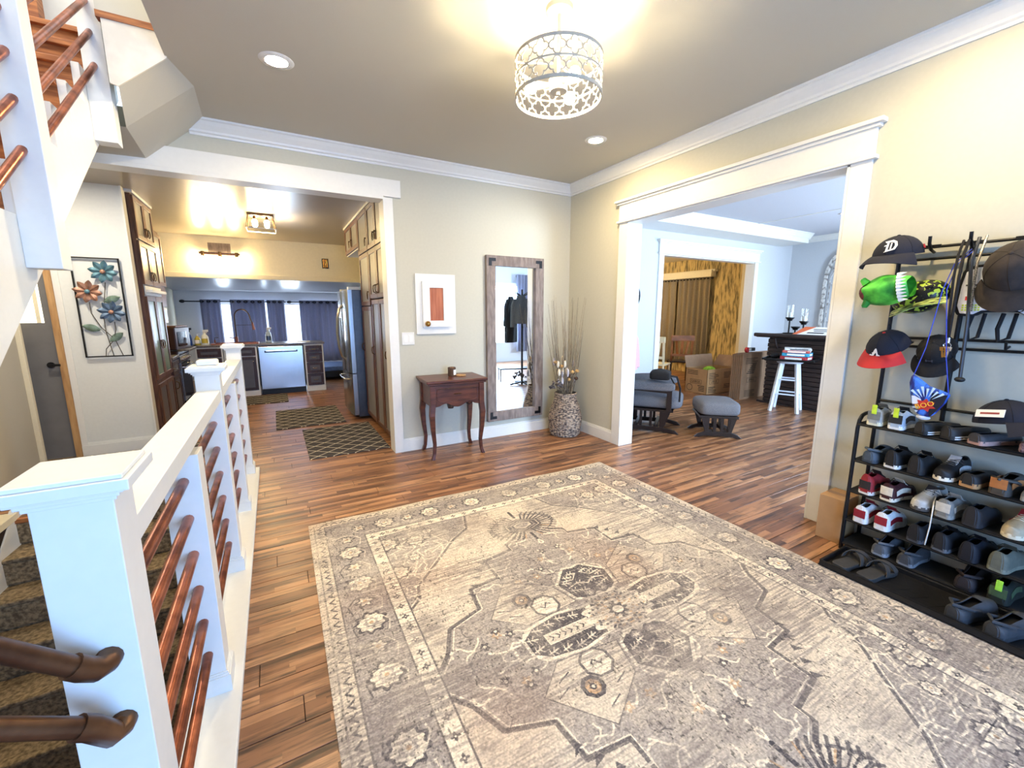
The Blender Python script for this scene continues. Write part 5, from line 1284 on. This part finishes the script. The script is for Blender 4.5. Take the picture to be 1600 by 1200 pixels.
# ---- shoes
OUT = [(0,.55),(.04,.78),(.12,.86),(.25,.82),(.4,.78),(.55,.86),(.7,1.0),(.82,.98),(.92,.78),(.98,.42),(1.0,.0)]
def hw(t, w):
    for (a, b), (c, d) in zip(OUT, OUT[1:]):
        if t <= c: return w/2*(b+(d-b)*(t-a)/(c-a))
    return 0
_sm = {}
def smat(c, r=.6):
    k = (c, r)
    if k not in _sm: _sm[k] = mat('shoe_%d_%d_%d' % c, c, r, var=.1, scale=40)
    return _sm[k]
BLK = (26,25,27)
def shoe(label, loc, head, upper, sole=(232,230,224), lining=(20,20,22), L=.27, w=.098, h=.085, laces=None, accent=None, tab=None, kind='sneaker', st=.026, roll=0, group='shoes on the black rack', mirror=1, stripes=None):
    nm = {'sneaker': 'sneaker', 'clog': 'clog', 'flat': 'slip_on_shoe'}[kind]
    t = thing(nm, label, 'shoe', loc, group=group, rot=(0, roll, head))
    n = 18
    # sole
    b = MB(); ts = [(.5-.5*math.cos(PI*i/n)) for i in range(n+1)]
    ring = [(L*q, hw(q, w)) for q in ts]+[(L*q, -hw(q, w)) for q in ts[::-1][1:]]
    b.prism(ring, 0, st, 'z').build('sole', smat(sole), t, bevel=.004, seg=1)
    hf = {'sneaker': lambda q: st+h*(1-.12*math.sin(min(1, q/.35)*PI))*(1 if q < .35 else max(.42, 1-(q-.35)*1.05)), 'clog': lambda q: st+h*.55 if q < .3 else st+h*(.55+.25*math.sin(min(1, (q-.3)/.4)*PI/2)) if q < .7 else st+h*(.8-(q-.7)*1.1), 'flat': lambda q: st+h*.75*(1 if q < .4 else 1-(q-.4)*.7)}[kind]
    open_to = .52 if kind != 'clog' else .55
    nv = 17
    def up(sc, dz):
        def fn(u, v):
            q = .5-.5*math.cos(PI*v); q = .005+.985*q; a = PI*u; W = hw(q, w)*sc; hh = (hf(q)-st)*dz
            c = math.cos(a); s_ = math.sin(a)
            return (L*(.5+(q-.5)*sc), W*math.copysign(abs(c)**.75, c), st*.6+(hh+st*.4)*abs(s_)**.7)
        return fn
    def skip(i, j): return 6 <= i <= 9 and 3 <= j and (.5-.5*math.cos(PI*(j+.5)/20)) < open_to
    ub = MB().grid(up(1, 1), nv, 21, skip=skip); ub.f += [tuple(range(nv)), tuple(range(20*nv, 21*nv))]; ub.m += [0, 0]
    ub.build('upper', smat(upper), t, smooth=True, solid=.003)
    MB().grid(up(.9, .55), 9, 12).build('lining', smat(lining, .9), t, smooth=True)
    if laces and kind == 'sneaker':
        lb = MB()
        for k in range(4):
            q = .50+.055*k; z = hf(q)+.004; lb.tube([(L*q,-.022,z-.006),(L*q+.008,0,z),(L*q,.022,z-.006)], .0028, 5)
        lb.tube([(L*.5,0,hf(.5)+.003),(L*.47,.03,hf(.5)+.014),(L*.5,.05,hf(.5)-.01),(L*.52,.02,hf(.5)+.004)], .0024, 5).build('laces', smat(laces), t, smooth=True)
        MB().grid(lambda u, v: (L*(.62-.2*v), (u-.5)*.045, hf(.62-.2*v)-.004+.022*v*v), 4, 6).build('tongue', smat(accent or upper), t, smooth=True, solid=.003)
    if accent:
        for s_ in (-1, 1):
            MB().grid(lambda u, v, s_=s_: (L*(.12+.5*u), s_*(hw(.12+.5*u, w)+.0015-.004*v), st+.012+.028*v+.01*math.sin(u*3)), 8, 3).build('side_patch', smat(accent), t, smooth=True, solid=.0015)
        MB().grid(lambda u, v: (.002-.003*math.sin(PI*u), (u-.5)*.06, st+.01+.05*v), 6, 3).build('heel_patch', smat(accent), t, smooth=True, solid=.002)
    if tab: MB().box(-.006, .0, -.012, .012, st+.045, st+.1).build('heel_tab', smat(tab), t, bevel=.002)
    if stripes:
        for k in range(2):
            for s_ in (-1, 1): MB().grid(lambda u, v, s_=s_, k=k: (L*(.06+.62*u), s_*(hw(.06+.62*u, w)+.0012), .005+.011*k+.006*v), 10, 2).build('sole_stripe', smat(stripes), t, solid=.001)
    if kind == 'clog':
        MB().tube([(L*.42, s_*hw(.42, w)*1.02, st+.03) for s_ in (1,)]+[(L*.2,hw(.2,w)*1.08,st+.05),(-.004,.0,st+.058),(L*.2,-hw(.2,w)*1.08,st+.05),(L*.42,-hw(.42,w)*1.02,st+.03)], .008, 6).build('heel_strap', smat(upper), t, smooth=True)
    return t
def rk_at(px, py, tier, xoff=.03):
    d = _f+_r*((px-800)/FPX)-_u*((py-600)/FPX); z = TZ[tier]+.003
    X = 3.06+xoff; t = X/d.x; return (X, d.y*t, z)
def S(label, px, tier, head, upper, xoff=.0, **k):
    loc = rk_at(px, 700+40*tier, tier, xoff); shoe(label, loc, head, upper, **k)
# top shelf
SLOT = {0: [(1.045, 0), (.945, 0), (.84, -.4), (.735, -.4), (.63, -.4)], 1: [(1.045-.105*i, -.16) for i in range(7)], 2: [(1.04, -.16), (.935, -.16), (.80, -.16), (.695, -.16), (.59, -.16), (.455, -.16)],
        3: [(1.045, -.08), (.94, -.08), (.79, -.16), (.685, -.16), (.58, -.16), (.475, -.16)], 4: [(.93, -.05), (.81, -.05), (.57, -.05), (.45, -.05)]}
COUNT = {}
def S(label, y, tier, head, upper, xoff=.0, **k):
    i = COUNT.get(tier, 0); COUNT[tier] = i+1; y, h = SLOT[tier][i]; k['w'] = min(k.get('w', .09), .09) if tier < 4 else .095; L = k.get('L', .27)
    if head > 2: return shoe(label, (3.045+L*math.cos(h), y+L*math.sin(h), TZ[tier]+.003), h+PI, upper, **k)
    return shoe(label, (3.045, y, TZ[tier]+.003), h, upper, **k)
S('grey running shoe with a lime heel tab at the rack end', 1.06, 0, .05, (168,168,162), xoff=-.01, sole=(226,220,190), tab=(206,232,60), laces=BLK, accent=(120,122,118), L=.24, w=.09)
S('pale blue grey running shoe with lime heel tab', .955, 0, -.05, (170,184,198), xoff=-.01, sole=(236,236,230), tab=(206,232,60), laces=BLK, accent=(38,38,40), L=.24, w=.09)
S('black slip on with two white sole stripes next to the running shoes', .885, 0, -.95, (40,38,36), xoff=.0, kind='flat', sole=(20,20,20), h=.06, stripes=(238,234,226), L=.25, w=.085)
S('black slip on with two white sole stripes beside the navy cap', .765, 0, -.95, (40,38,36), xoff=-.005, kind='flat', sole=(20,20,20), h=.06, stripes=(238,234,226), L=.26, w=.085)
S('dark grey slipper under the navy cap', .60, 0, -1.25, (60,58,60), xoff=.03, kind='flat', sole=(178,140,128), h=.045, L=.26)
# second shelf
S('slate blue clog on the second shelf end', 1.045, 1, .05, (70,82,94), kind='clog', sole=(52,62,72), L=.23)
S('black sneaker with white sole edge on the second shelf', .94, 1, -.3, BLK, xoff=.01, laces=BLK, L=.24, w=.09)
S('black work shoe with grey loop on the second shelf', .845, 1, -.3, (30,28,28), xoff=.01, sole=(24,24,24), laces=(120,116,104), L=.23, w=.09)
S('black sneaker with white sole and silver side dots', .70, 1, 2.9, (30,30,32), xoff=.22, sole=(236,226,204), laces=(70,70,70), accent=(200,200,200), L=.23, w=.095)
S('black boat shoe with a tan sole on the second shelf', .655, 1, -.75, (34,32,32), xoff=.0, kind='flat', sole=(178,132,84), L=.25, st=.03, h=.06, w=.09)
S('dark slipper with an orange brown band', .545, 1, -.55, (66,62,56), xoff=.005, kind='clog', sole=(70,62,54), accent=(176,112,62), L=.24, w=.09)
S('light grey slide at the open end of the second shelf', .40, 1, -.5, (130,132,134), xoff=-.0, kind='flat', sole=(146,148,150), L=.25, h=.05)
# third shelf
S('red and black high sneaker on the third shelf end', 1.055, 2, .05, (150,36,40), sole=(226,222,214), laces=BLK, accent=(40,36,38), L=.23, h=.105)
S('maroon sneaker with a white sole wave', .95, 2, -.55, (60,22,26), xoff=.0, sole=(232,222,200), laces=BLK, accent=(226,216,196), L=.25, w=.09)
sl_shoe = S('white and grey sneaker toe out with a hanging lace', .735, 2, 2.9, (196,192,184), xoff=.22, sole=(84,78,74), laces=(226,222,212), accent=(64,56,52), L=.24)
MB().tube([(.13,.03,.08),(.2,.056,.07),(.245,.075,.03),(.252,.078,-.06),(.25,.07,-.17)], .0032, 5).build('loose_lace', smat((228,224,214)), sl_shoe, smooth=True)
S('grey and white sneaker behind the hanging lace', .70, 2, -.45, (126,124,118), xoff=.01, sole=(150,148,140), laces=(190,186,178), accent=(206,200,188), L=.24, w=.09)
S('black suede shoe in the middle of the third shelf', .585, 2, -.4, (32,31,34), xoff=.0, sole=(40,40,44), L=.24, w=.09)
S('tan and red running shoe with loose cream laces', .41, 2, 2.7, (186,170,140), xoff=.21, sole=(226,214,184), laces=(228,216,186), accent=(170,44,44), L=.25)
# fourth shelf
S('white and red heel patch sneaker at the rack end', 1.06, 3, .05, (236,234,230), xoff=-.02, sole=(238,236,232), laces=BLK, accent=(150,30,44), L=.25, h=.09, w=.09)
S('white and red sneaker second from the rack end', .955, 3, -.1, (236,234,230), xoff=-.02, sole=(238,236,232), laces=BLK, accent=(150,30,44), L=.25, h=.09, w=.09)
S('black shoe below the hanging white lace', .765, 3, -.2, (28,27,30), xoff=.01, sole=(70,70,76), L=.25, w=.09)
S('black sneaker with a pale sole line on the fourth shelf', .665, 3, -.25, (30,30,34), xoff=.0, sole=(96,98,102), laces=BLK, L=.25, w=.09)
S('dark blue black sneaker on the fourth shelf', .56, 3, -.25, (22,24,34), xoff=.0, sole=(26,26,32), laces=BLK, L=.25, w=.09)
S('olive grey canvas shoe at the open end of the fourth shelf', .455, 3, -.2, (102,104,92), xoff=-.01, sole=(128,128,112), laces=(80,80,70), L=.25, w=.09)
# bottom shelf
S('grey and silver clog on the lowest shelf', .93, 4, .05, (96,98,102), xoff=-.02, kind='clog', sole=(150,154,160), L=.25)
S('dark grey clog facing away on the lowest shelf', .815, 4, -.1, (72,72,74), xoff=-.02, kind='clog', sole=(128,130,134), L=.25)
S('brown black leather clog on the lowest shelf', .565, 4, -.1, (52,44,44), xoff=-.02, kind='clog', sole=(36,32,34), L=.26)
S('black shoe with a lime heel tab on the lowest shelf', .455, 4, .0, (34,38,32), xoff=-.02, sole=(40,44,38), tab=(170,230,70), L=.26, accent=(70,90,60))
# tray: cross strap slides and clogs
def slide(label, loc, head):
    t = thing('slide_sandal', label, 'sandal', loc, head, 'slides on the boot tray')
    n = 16; L, w = .27, .1; ts = [(.5-.5*math.cos(PI*i/n)) for i in range(n+1)]
    ring = [(L*q, hw(q, w)) for q in ts]+[(L*q, -hw(q, w)) for q in ts[::-1][1:]]
    MB().prism(ring, 0, .026, 'z').build('sole', smat((58,56,54)), t, bevel=.005)
    for s_ in (-1, 1):
        MB().grid(lambda u, v, s_=s_: (L*(.42+.28*(u if s_ > 0 else 1-u)+.11*v), .052*math.cos(PI*u), .024+.055*math.sin(PI*u)+.004*s_), 12, 3).build('strap', smat((66,63,60)), t, smooth=True, solid=.004)
def tray_at(px, py):
    d = _f+_r*((px-800)/FPX)-_u*((py-600)/FPX); t = (.02-H)/d.z; return (d.x*t, d.y*t, .019)
slide('charcoal cross strap slide nearest the tray corner', (2.745, 1.005, .0205), -.15)
slide('charcoal cross strap slide beside the bare tray floor', (2.745, .885, .0205), -.15)
shoe('dark grey clog standing on the boot tray near the shelf rod', (2.75, .53, .0205), -.3, (60,62,66), kind='clog', sole=(50,52,56), L=.26, group='clogs on the boot tray')
shoe('dark grey clog standing on the boot tray near the rug', (2.75, .40, .0205), -.3, (60,62,66), kind='clog', sole=(50,52,56), L=.26, group='clogs on the boot tray')
# ---- caps and helmets
def RKP(px, py, x):
    d = _f+_r*((px-800)/FPX)-_u*((py-600)/FPX); t = x/d.x; return Vector((x, d.y*t, H+d.z*t))
def cap(label, loc, rot, crown, brim=None, button=None, R0=.088, under=None, squash=.9):
    """crown dome, +x is the brim direction"""
    t = thing('baseball_cap', label, 'cap', loc, rot=rot)
    MB().sphere((0,0,0), (R0*1.12, R0, R0*squash*1.12), 24, 10, top=PI*.5).build('crown', crown, t, smooth=True, solid=.003)
    def bf(u, v):
        a = (u-.5)*2.3; r0 = R0*1.1; ext = .075*v*math.cos(a*.75)
        return ((r0+ext)*math.cos(a)*1.0, (R0+ext*.55)*math.sin(a)*1.02, .004-.028*v*v-.03*abs(math.sin(a))**2*v)
    MB().grid(bf, 18, 7).build('brim', brim or crown, t, smooth=True, solid=.004)
    MB().sphere((0,0,R0*squash*1.12), (.008,.008,.005), 8, 5).build('button', button or crown, t, smooth=True)
    sm = MB()
    for k in range(3):
        a = k*PI/3+.1
        pts = [(R0*1.125*math.cos(a)*math.cos(q), R0*1.005*math.sin(a)*math.cos(q), R0*squash*1.125*math.sin(q)) for q in [PI*i/16 for i in range(17)]]
        sm.tube(pts, .0012, 4)
    sm.build('seams', crown, t)
    t.scale = (1.22, 1.22, 1.22)
    return t
def facing(v, up=(0,0,1)):
    """rotation taking local +z (text normal) to v"""
    z = Vector(v).normalized(); x = Vector(up).cross(z).normalized(); y = z.cross(x)
    return Matrix((x, y, z)).transposed().to_euler()
hp = RKP(1402, 402, 3.14)
c1 = cap('navy baseball cap with a white old english letter', hp+Vector((0,0,.01)), (0, .12, PI-.18), M['navy'])
d_ = MB()
for poly in ([(-.014,-.02),(-.008,-.02),(-.006,.018),(-.012,.022)], [(-.02,.02),(.004,.024),(.016,.016),(.02,.0),(.014,-.016),(-.018,-.024),(-.008,-.016),(.008,-.012),(.012,.0),(.009,.012),(0,.016),(-.016,.014)], [(-.002,-.012),(.002,-.012),(.003,.012),(-.001,.012)], [(-.02,.0),(-.008,.003),(-.008,.006),(-.019,.004)]): d_.prism(poly, 0, .0015, 'z')
el = d_.build('emblem', M['offwhite'], c1, (.09, .022, .046), facing((1, .22, .55))); el.scale = (1.2, 1.2, 1)
MB().box(-.012, .012, -.009, .009, 0, .002).build('sticker', M['red'], c1, (-.03, .083, .03), facing((-.3, 1, .3)))
c2 = cap('black baseball cap with a red brim and white script letter', RKP(1388, 542, 3.13), (.0, .55, PI-.25), M['navy'], M['red'], M['red']); c2.scale = (1.1, 1.1, 1.1)
d_ = MB().prism([(-.024,-.016),(-.016,-.016),(.004,.02),(.01,.02),(.014,-.012),(.022,-.016),(.022,-.02),(.006,-.02),(.008,.004),(-.008,-.02)], 0, .0015, 'z').prism([(-.014,-.006),(.012,-.004),(.012,.0),(-.012,-.002)], 0, .0015, 'z').prism([(-.026,-.016),(-.014,-.02),(-.012,-.014),(-.022,-.01)], 0, .0015, 'z')
d_.build('emblem', M['offwhite'], c2, (.098, .004, .03), facing((1, .05, .3)))
c3 = cap('plain black baseball cap hanging behind the drawstring bag', RKP(1464, 548, 3.205), (0, .95, PI-.05), M['blackcloth']); c3.scale = (.95, .95, .95)
MB().box(-.016, .016, -.002, .002, 0, .001).box(-.016, -.01, -.007, .007, 0, .001).box(.01, .016, -.007, .007, 0, .001).build('emblem', smat((70,72,84)), c3, (.094, 0, .036), facing((1, 0, .5)))
M['browncap'] = mat('faded_black_twill', (58,50,46), .9, scale=24, col2=(40,36,34))
c4 = cap('faded brown black baseball cap over the white backpack', RKP(1592, 420, 3.10), (0, 1.05, PI-.1), M['browncap'], R0=.094, squash=1.05)
MB().box(-.02, .02, -.006, .006, 0, .002).build('size_label', M['card'], c4, (-.085, .0, .05), facing((-1, 0, .6)))
c5 = cap('navy cap with a white plate label lying on the top shelf', (3.135, .545, TZ[0]+.125), (0, -.2, -1.9), M['navy'], R0=.092)
MB().box(-.045, .045, -.016, .016, 0, .002).build('label', M['offwhite'], c5, (.0, -.091, .042), facing((0, -1, .45)))
MB().box(-.03, .03, -.004, .004, .002, .0025).build('label_print', smat((150,60,60)), c5, (.0, -.091, .042), facing((0, -1, .45)))
fl_ = tag(MB().box(-.10, .10, -.07, .07, 0, .05).build('folded_scarf', mat('plaid_wool', (150,118,112), .95, scale=70, col2=(84,60,60)), None, (3.155, .415, TZ[0]+.003), (0,0,0), bevel=.012), 'folded plaid scarf under the navy cap', 'scarf')
# green dinosaur helmet
dn = thing('dinosaur_helmet', 'green dinosaur shaped child helmet with a row of white spikes', 'helmet', RKP(1388, 453, 3.02), rot=(0.15, 0, PI-.0))
MB().tube([(-.05,0,.03),(-.12,-.06,.02),(-.2,-.1,.1)], .006, 6).build('strap', M['blackcloth'], dn, smooth=True)
M['dino'] = mat('green_rubber', (96,214,74), .5, scale=9, col2=(30,120,40), lo=.4, hi=.6)
def dh(u, v):
    a = 2*PI*u; t = v; y = -.10+.20*t; r = .09*math.sin(PI*min(.97, .16+.66*t))**.6
    return (r*math.cos(a)*1.05+.006*math.sin(a*4), y, r*math.sin(a)*.9+.006*math.cos(a*3+t*6))
# long axis along local y ; snout at +y after the half turn
MB().grid(lambda u, v: dh(u, 1-v), 28, 14, cu=True).build('shell', M['dino'], dn, smooth=True)
for k in range(9):
    z = .068-.017*k; x = .03+.055*math.sqrt(max(0, 1-(z/.085)**2)); MB().tube([(x,.066,z),(x+.012,.105,z*1.05)], [.0115,.001], 6).build('tooth', M['offwhite'], dn)
for s_ in (-1, 1): MB().tube([(.03,-.085,s_*.05),(.035,-.10,s_*.075),(.02,-.115,s_*.08)], [.022,.016,.002], 8).build('ear', M['dino'], dn, smooth=True)
MB().sphere((.012,-.098,0), (.05,.028,.045), 14, 8).build('face_patch', mat('red_brown_patch', (128,50,44), .6, scale=30, col2=(56,24,22)), dn, smooth=True)
MB().sphere((.068,.02,.012), (.018,.035,.026), 12, 7).build('scale_patch', mat('dark_green_scale', (28,92,62), .5), dn, smooth=True)
# lime patterned helmet
M['limehelm'] = mat('lime_black_print', (168,196,62), .35, scale=48, col2=(14,16,13), lo=.55, hi=.58, detail=1)
hm = thing('skate_helmet', 'black and lime patterned child helmet hanging by its straps', 'helmet', RKP(1438, 464, 3.212), rot=(.35, 0, PI))
MB().sphere((0,0,0), (.10,.128,.088), 28, 16).build('shell', M['limehelm'], hm, smooth=True)
vs2 = MB(); vs2.grid(lambda u, v: (.072+.05*v-.02*(u-.5)**2, (u-.5)*.24, -.05-.035*v+.02*math.sin(PI*u)), 14, 5); vs2.build('visor', mat('visor_stripes', (190,208,120), .4, scale=4, stretch=(40,1,40), col2=(18,20,16), lo=.45, hi=.55), hm, smooth=True, solid=.006)
for q in (-.3, .3, 0): MB().sphere((.094*math.cos(q*2), .12*math.sin(q*2), .03), (.012,.022,.01), 8, 5).build('vent', M['ink'], hm, smooth=True)
MB().tube([(.03,-.11,-.03),(.07,-.125,-.07),(.085,-.128,-.10),(.10,-.135,-.12)], .005, 6).build('chin_strap', M['blackcloth'], hm, smooth=True)
# white game backpack
bp2 = thing('backpack', 'white game controller shaped backpack with black edging', 'backpack', RKP(1570, 458, 3.225), rot=(0, 0, 0)); bp2.scale = (1, 1.08, 1.12)
outl = [(.14,.11),(.10,.13),(.0,.135),(-.1,.13),(-.14,.11),(-.15,.04),(-.155,-.06),(-.14,-.10),(-.09,-.105),(-.06,-.085),(.06,-.085),(.09,-.105),(.14,-.10),(.155,-.06),(.15,.04)]
MB().prism(outl, -.05, .05, 'x').build('body', M['blackcloth'], bp2, bevel=.012, seg=2)
MB().prism([(y*.9, z*.9) for y, z in outl], -.056, -.05, 'x').build('front_panel', smat((226,226,230)), bp2, bevel=.003)
px_ = -.0575
for (y0, y1, z0, z1, c) in ((.07,.11,.0,.025,(58,60,66)), (.0,.06,.0,.022,(70,120,140)), (.09,.115,-.03,-.012,(204,52,56)), (.05,.07,-.045,-.025,(60,80,170)), (-.02,.0,-.085,-.068,(48,96,190)), (.03,.12,.035,.042,(70,72,80))):
    pbox('printed_patch', smat(c), bp2, px_, -.0555, y0, y1, z0, z1)
dt = MB()
for a in range(6):
    for b in range(3): dt.box(px_, -.0555, .06+.011*a, .067+.011*a, -.078+.011*b, -.071+.011*b)
dt.build('printed_dots', smat((196,214,60)), bp2)
text('lettering', 'GAME', .030, M['ink'], bp2, (-.058, -.075, -.052), (PI/2, 0, -PI/2)); text('lettering', 'MODE', .030, M['ink'], bp2, (-.058, -.075, -.076), (PI/2, 0, -PI/2))
for y in (.07, -.03): MB().tube([(0,y+.02,-.09),(-.01,y+.03,-.16),(-.015,y+.02,-.215),(-.01,y-.01,-.20),(0,y-.02,-.09)], .008, 6).build('strap', M['blackcloth'], bp2, smooth=True)
# drawstring bag
sb = thing('drawstring_bag', 'blue comic print drawstring bag hanging from the rack', 'bag', RKP(1450, 618, 3.0), rot=(0, 0, 0))
M['bagblue'] = mat('blue_burst_print', (60,120,220), .6, scale=6, stretch=(1,6,1.5), col2=(24,36,110), lo=.42, hi=.55)
M['bagstripe'] = mat('stripe_print', (214,220,230), .6, scale=5, stretch=(1,1.2,9), col2=(40,44,80), lo=.45, hi=.52)
sh = [(.075,.105),(.05,.09),(.0,.05),(-.06,.03),(-.085,.02),(-.07,-.03),(-.04,-.09),(-.02,-.115),(.0,-.112),(.03,-.105),(.05,-.07),(.07,-.0),(.08,.06)]
MB().prism(sh, -.02, .02, 'x').build('body', M['bagblue'], sb, bevel=.012, seg=2)
MB().prism([(.06,-.0),(.02,-.02),(.01,-.06),(.03,-.095),(.048,-.07)], -.0225, -.0195, 'x').build('stripe_panel', M['bagstripe'], sb)
MB().prism([(-.08,.015),(-.02,.02),(-.015,-.05),(-.025,-.108),(-.04,-.085),(-.068,-.03)], -.0225, -.0195, 'x').build('dark_panel', M['navy'], sb)
rays = MB()
for k in range(7):
    a = .75+.28*k; c = (.0, -.035); p0 = (c[0]+.03*math.cos(a), c[1]+.03*math.sin(a)); r2 = .085-.01*(k % 2); rays.prism([p0, (c[0]+r2*math.cos(a-.07), c[1]+r2*math.sin(a-.07)), (c[0]+r2*math.cos(a+.07), c[1]+r2*math.sin(a+.07))], -.0235, -.0205, 'x')
rays.build('ray_print', smat((200,226,246)), sb)
st8 = [(.0+(.045 if k % 2 else .028)*math.cos(k*PI/7+.3), -.05+(.036 if k % 2 else .022)*math.sin(k*PI/7+.3)) for k in range(14)]
MB().prism(st8, -.0245, -.0215, 'x').build('burst', smat((190,50,44)), sb)
text('lettering', 'BOO', .036, smat((244,190,60)), sb, (-.0255, .0, -.05), Euler((PI/2, 0, -PI/2)).to_matrix().to_4x4().to_euler() if 0 else (PI/2, -.45, -PI/2), .0012)
MB().tube([(0,.07,.10),(0,.04,.25),(.01,.015,.55),(.06,.0,.68),(.19,-.02,.76)], .0022, 5).build('cord', smat((50,70,190)), sb, smooth=True)
MB().tube([(0,-.075,.025),(0,-.045,.2),(.01,.0,.55),(.06,-.012,.68),(.19,-.035,.76)], .0022, 5).build('cord', smat((50,70,190)), sb, smooth=True)
MB().sphere((0,.005,-.12), (.02,.03,.014), 8, 6).build('corner_knot', M['bagstripe'], sb, smooth=True)
# lanyards with keys, cane
ky = thing('key_lanyard', 'black lanyard with a bunch of brass keys', 'keys', RKP(1480, 540, 3.02))
MB().tube([(.17,.03,.54),(.05,.01,.46),(.0,.0,.34),(0,0,.04)], .007, 6).build('strap', M['blackcloth'], ky, smooth=True)
MB().tube([(.17,.05,.54),(.05,.03,.46),(.0,.02,.34),(0,.008,.05)], .006, 6).build('strap', M['blackcloth'], ky, smooth=True)
MB().cyl((0,0,.04),(0,0,.015), .009).tube([(0,.014*math.cos(a),.0+.014*math.sin(a)) for a in [2*PI*i/12 for i in range(12)]], .002, 5, closed=True).build('clip', M['chrome'], ky, smooth=True)
for k, (y, m) in enumerate(((.02,'brass'), (.004,'brass'), (-.012,'chrome'))):
    MB().box(-.001, .001, y-.009, y+.009, -.025, -.005).box(-.001, .001, y-.004, y+.004, -.06, -.025).build('key', M[m], ky, None, (.15*(k-1), 0, 0), bevel=.0008)
cn = thing('walking_stick', 'grey hanging rod with a round black rubber foot', 'stick', RKP(1500, 590, 3.15))
MB().tube([(.04,.03,.72),(-.02,.03,.6),(0,.01,.3),(0,0,.0)], .008, 8).build('shaft', M['steel_dark'], cn, smooth=True)
MB().sphere((0,0,-.01), (.022,.022,.014), 12, 7).build('foot', M['blackplastic'], cn, smooth=True)
kb = MB().tube([(3.2,.75,1.88),(3.10,.745,1.74),(3.09,.74,1.62),(3.09,.735,1.50)], .006, 6)
tag(kb.build('beaded_lanyard', mat('silver_bead', (150,146,140), .4, .5, scale=160, col2=(50,48,46)), smooth=True), 'silver beaded lanyard hanging beside the keys', 'lanyard')
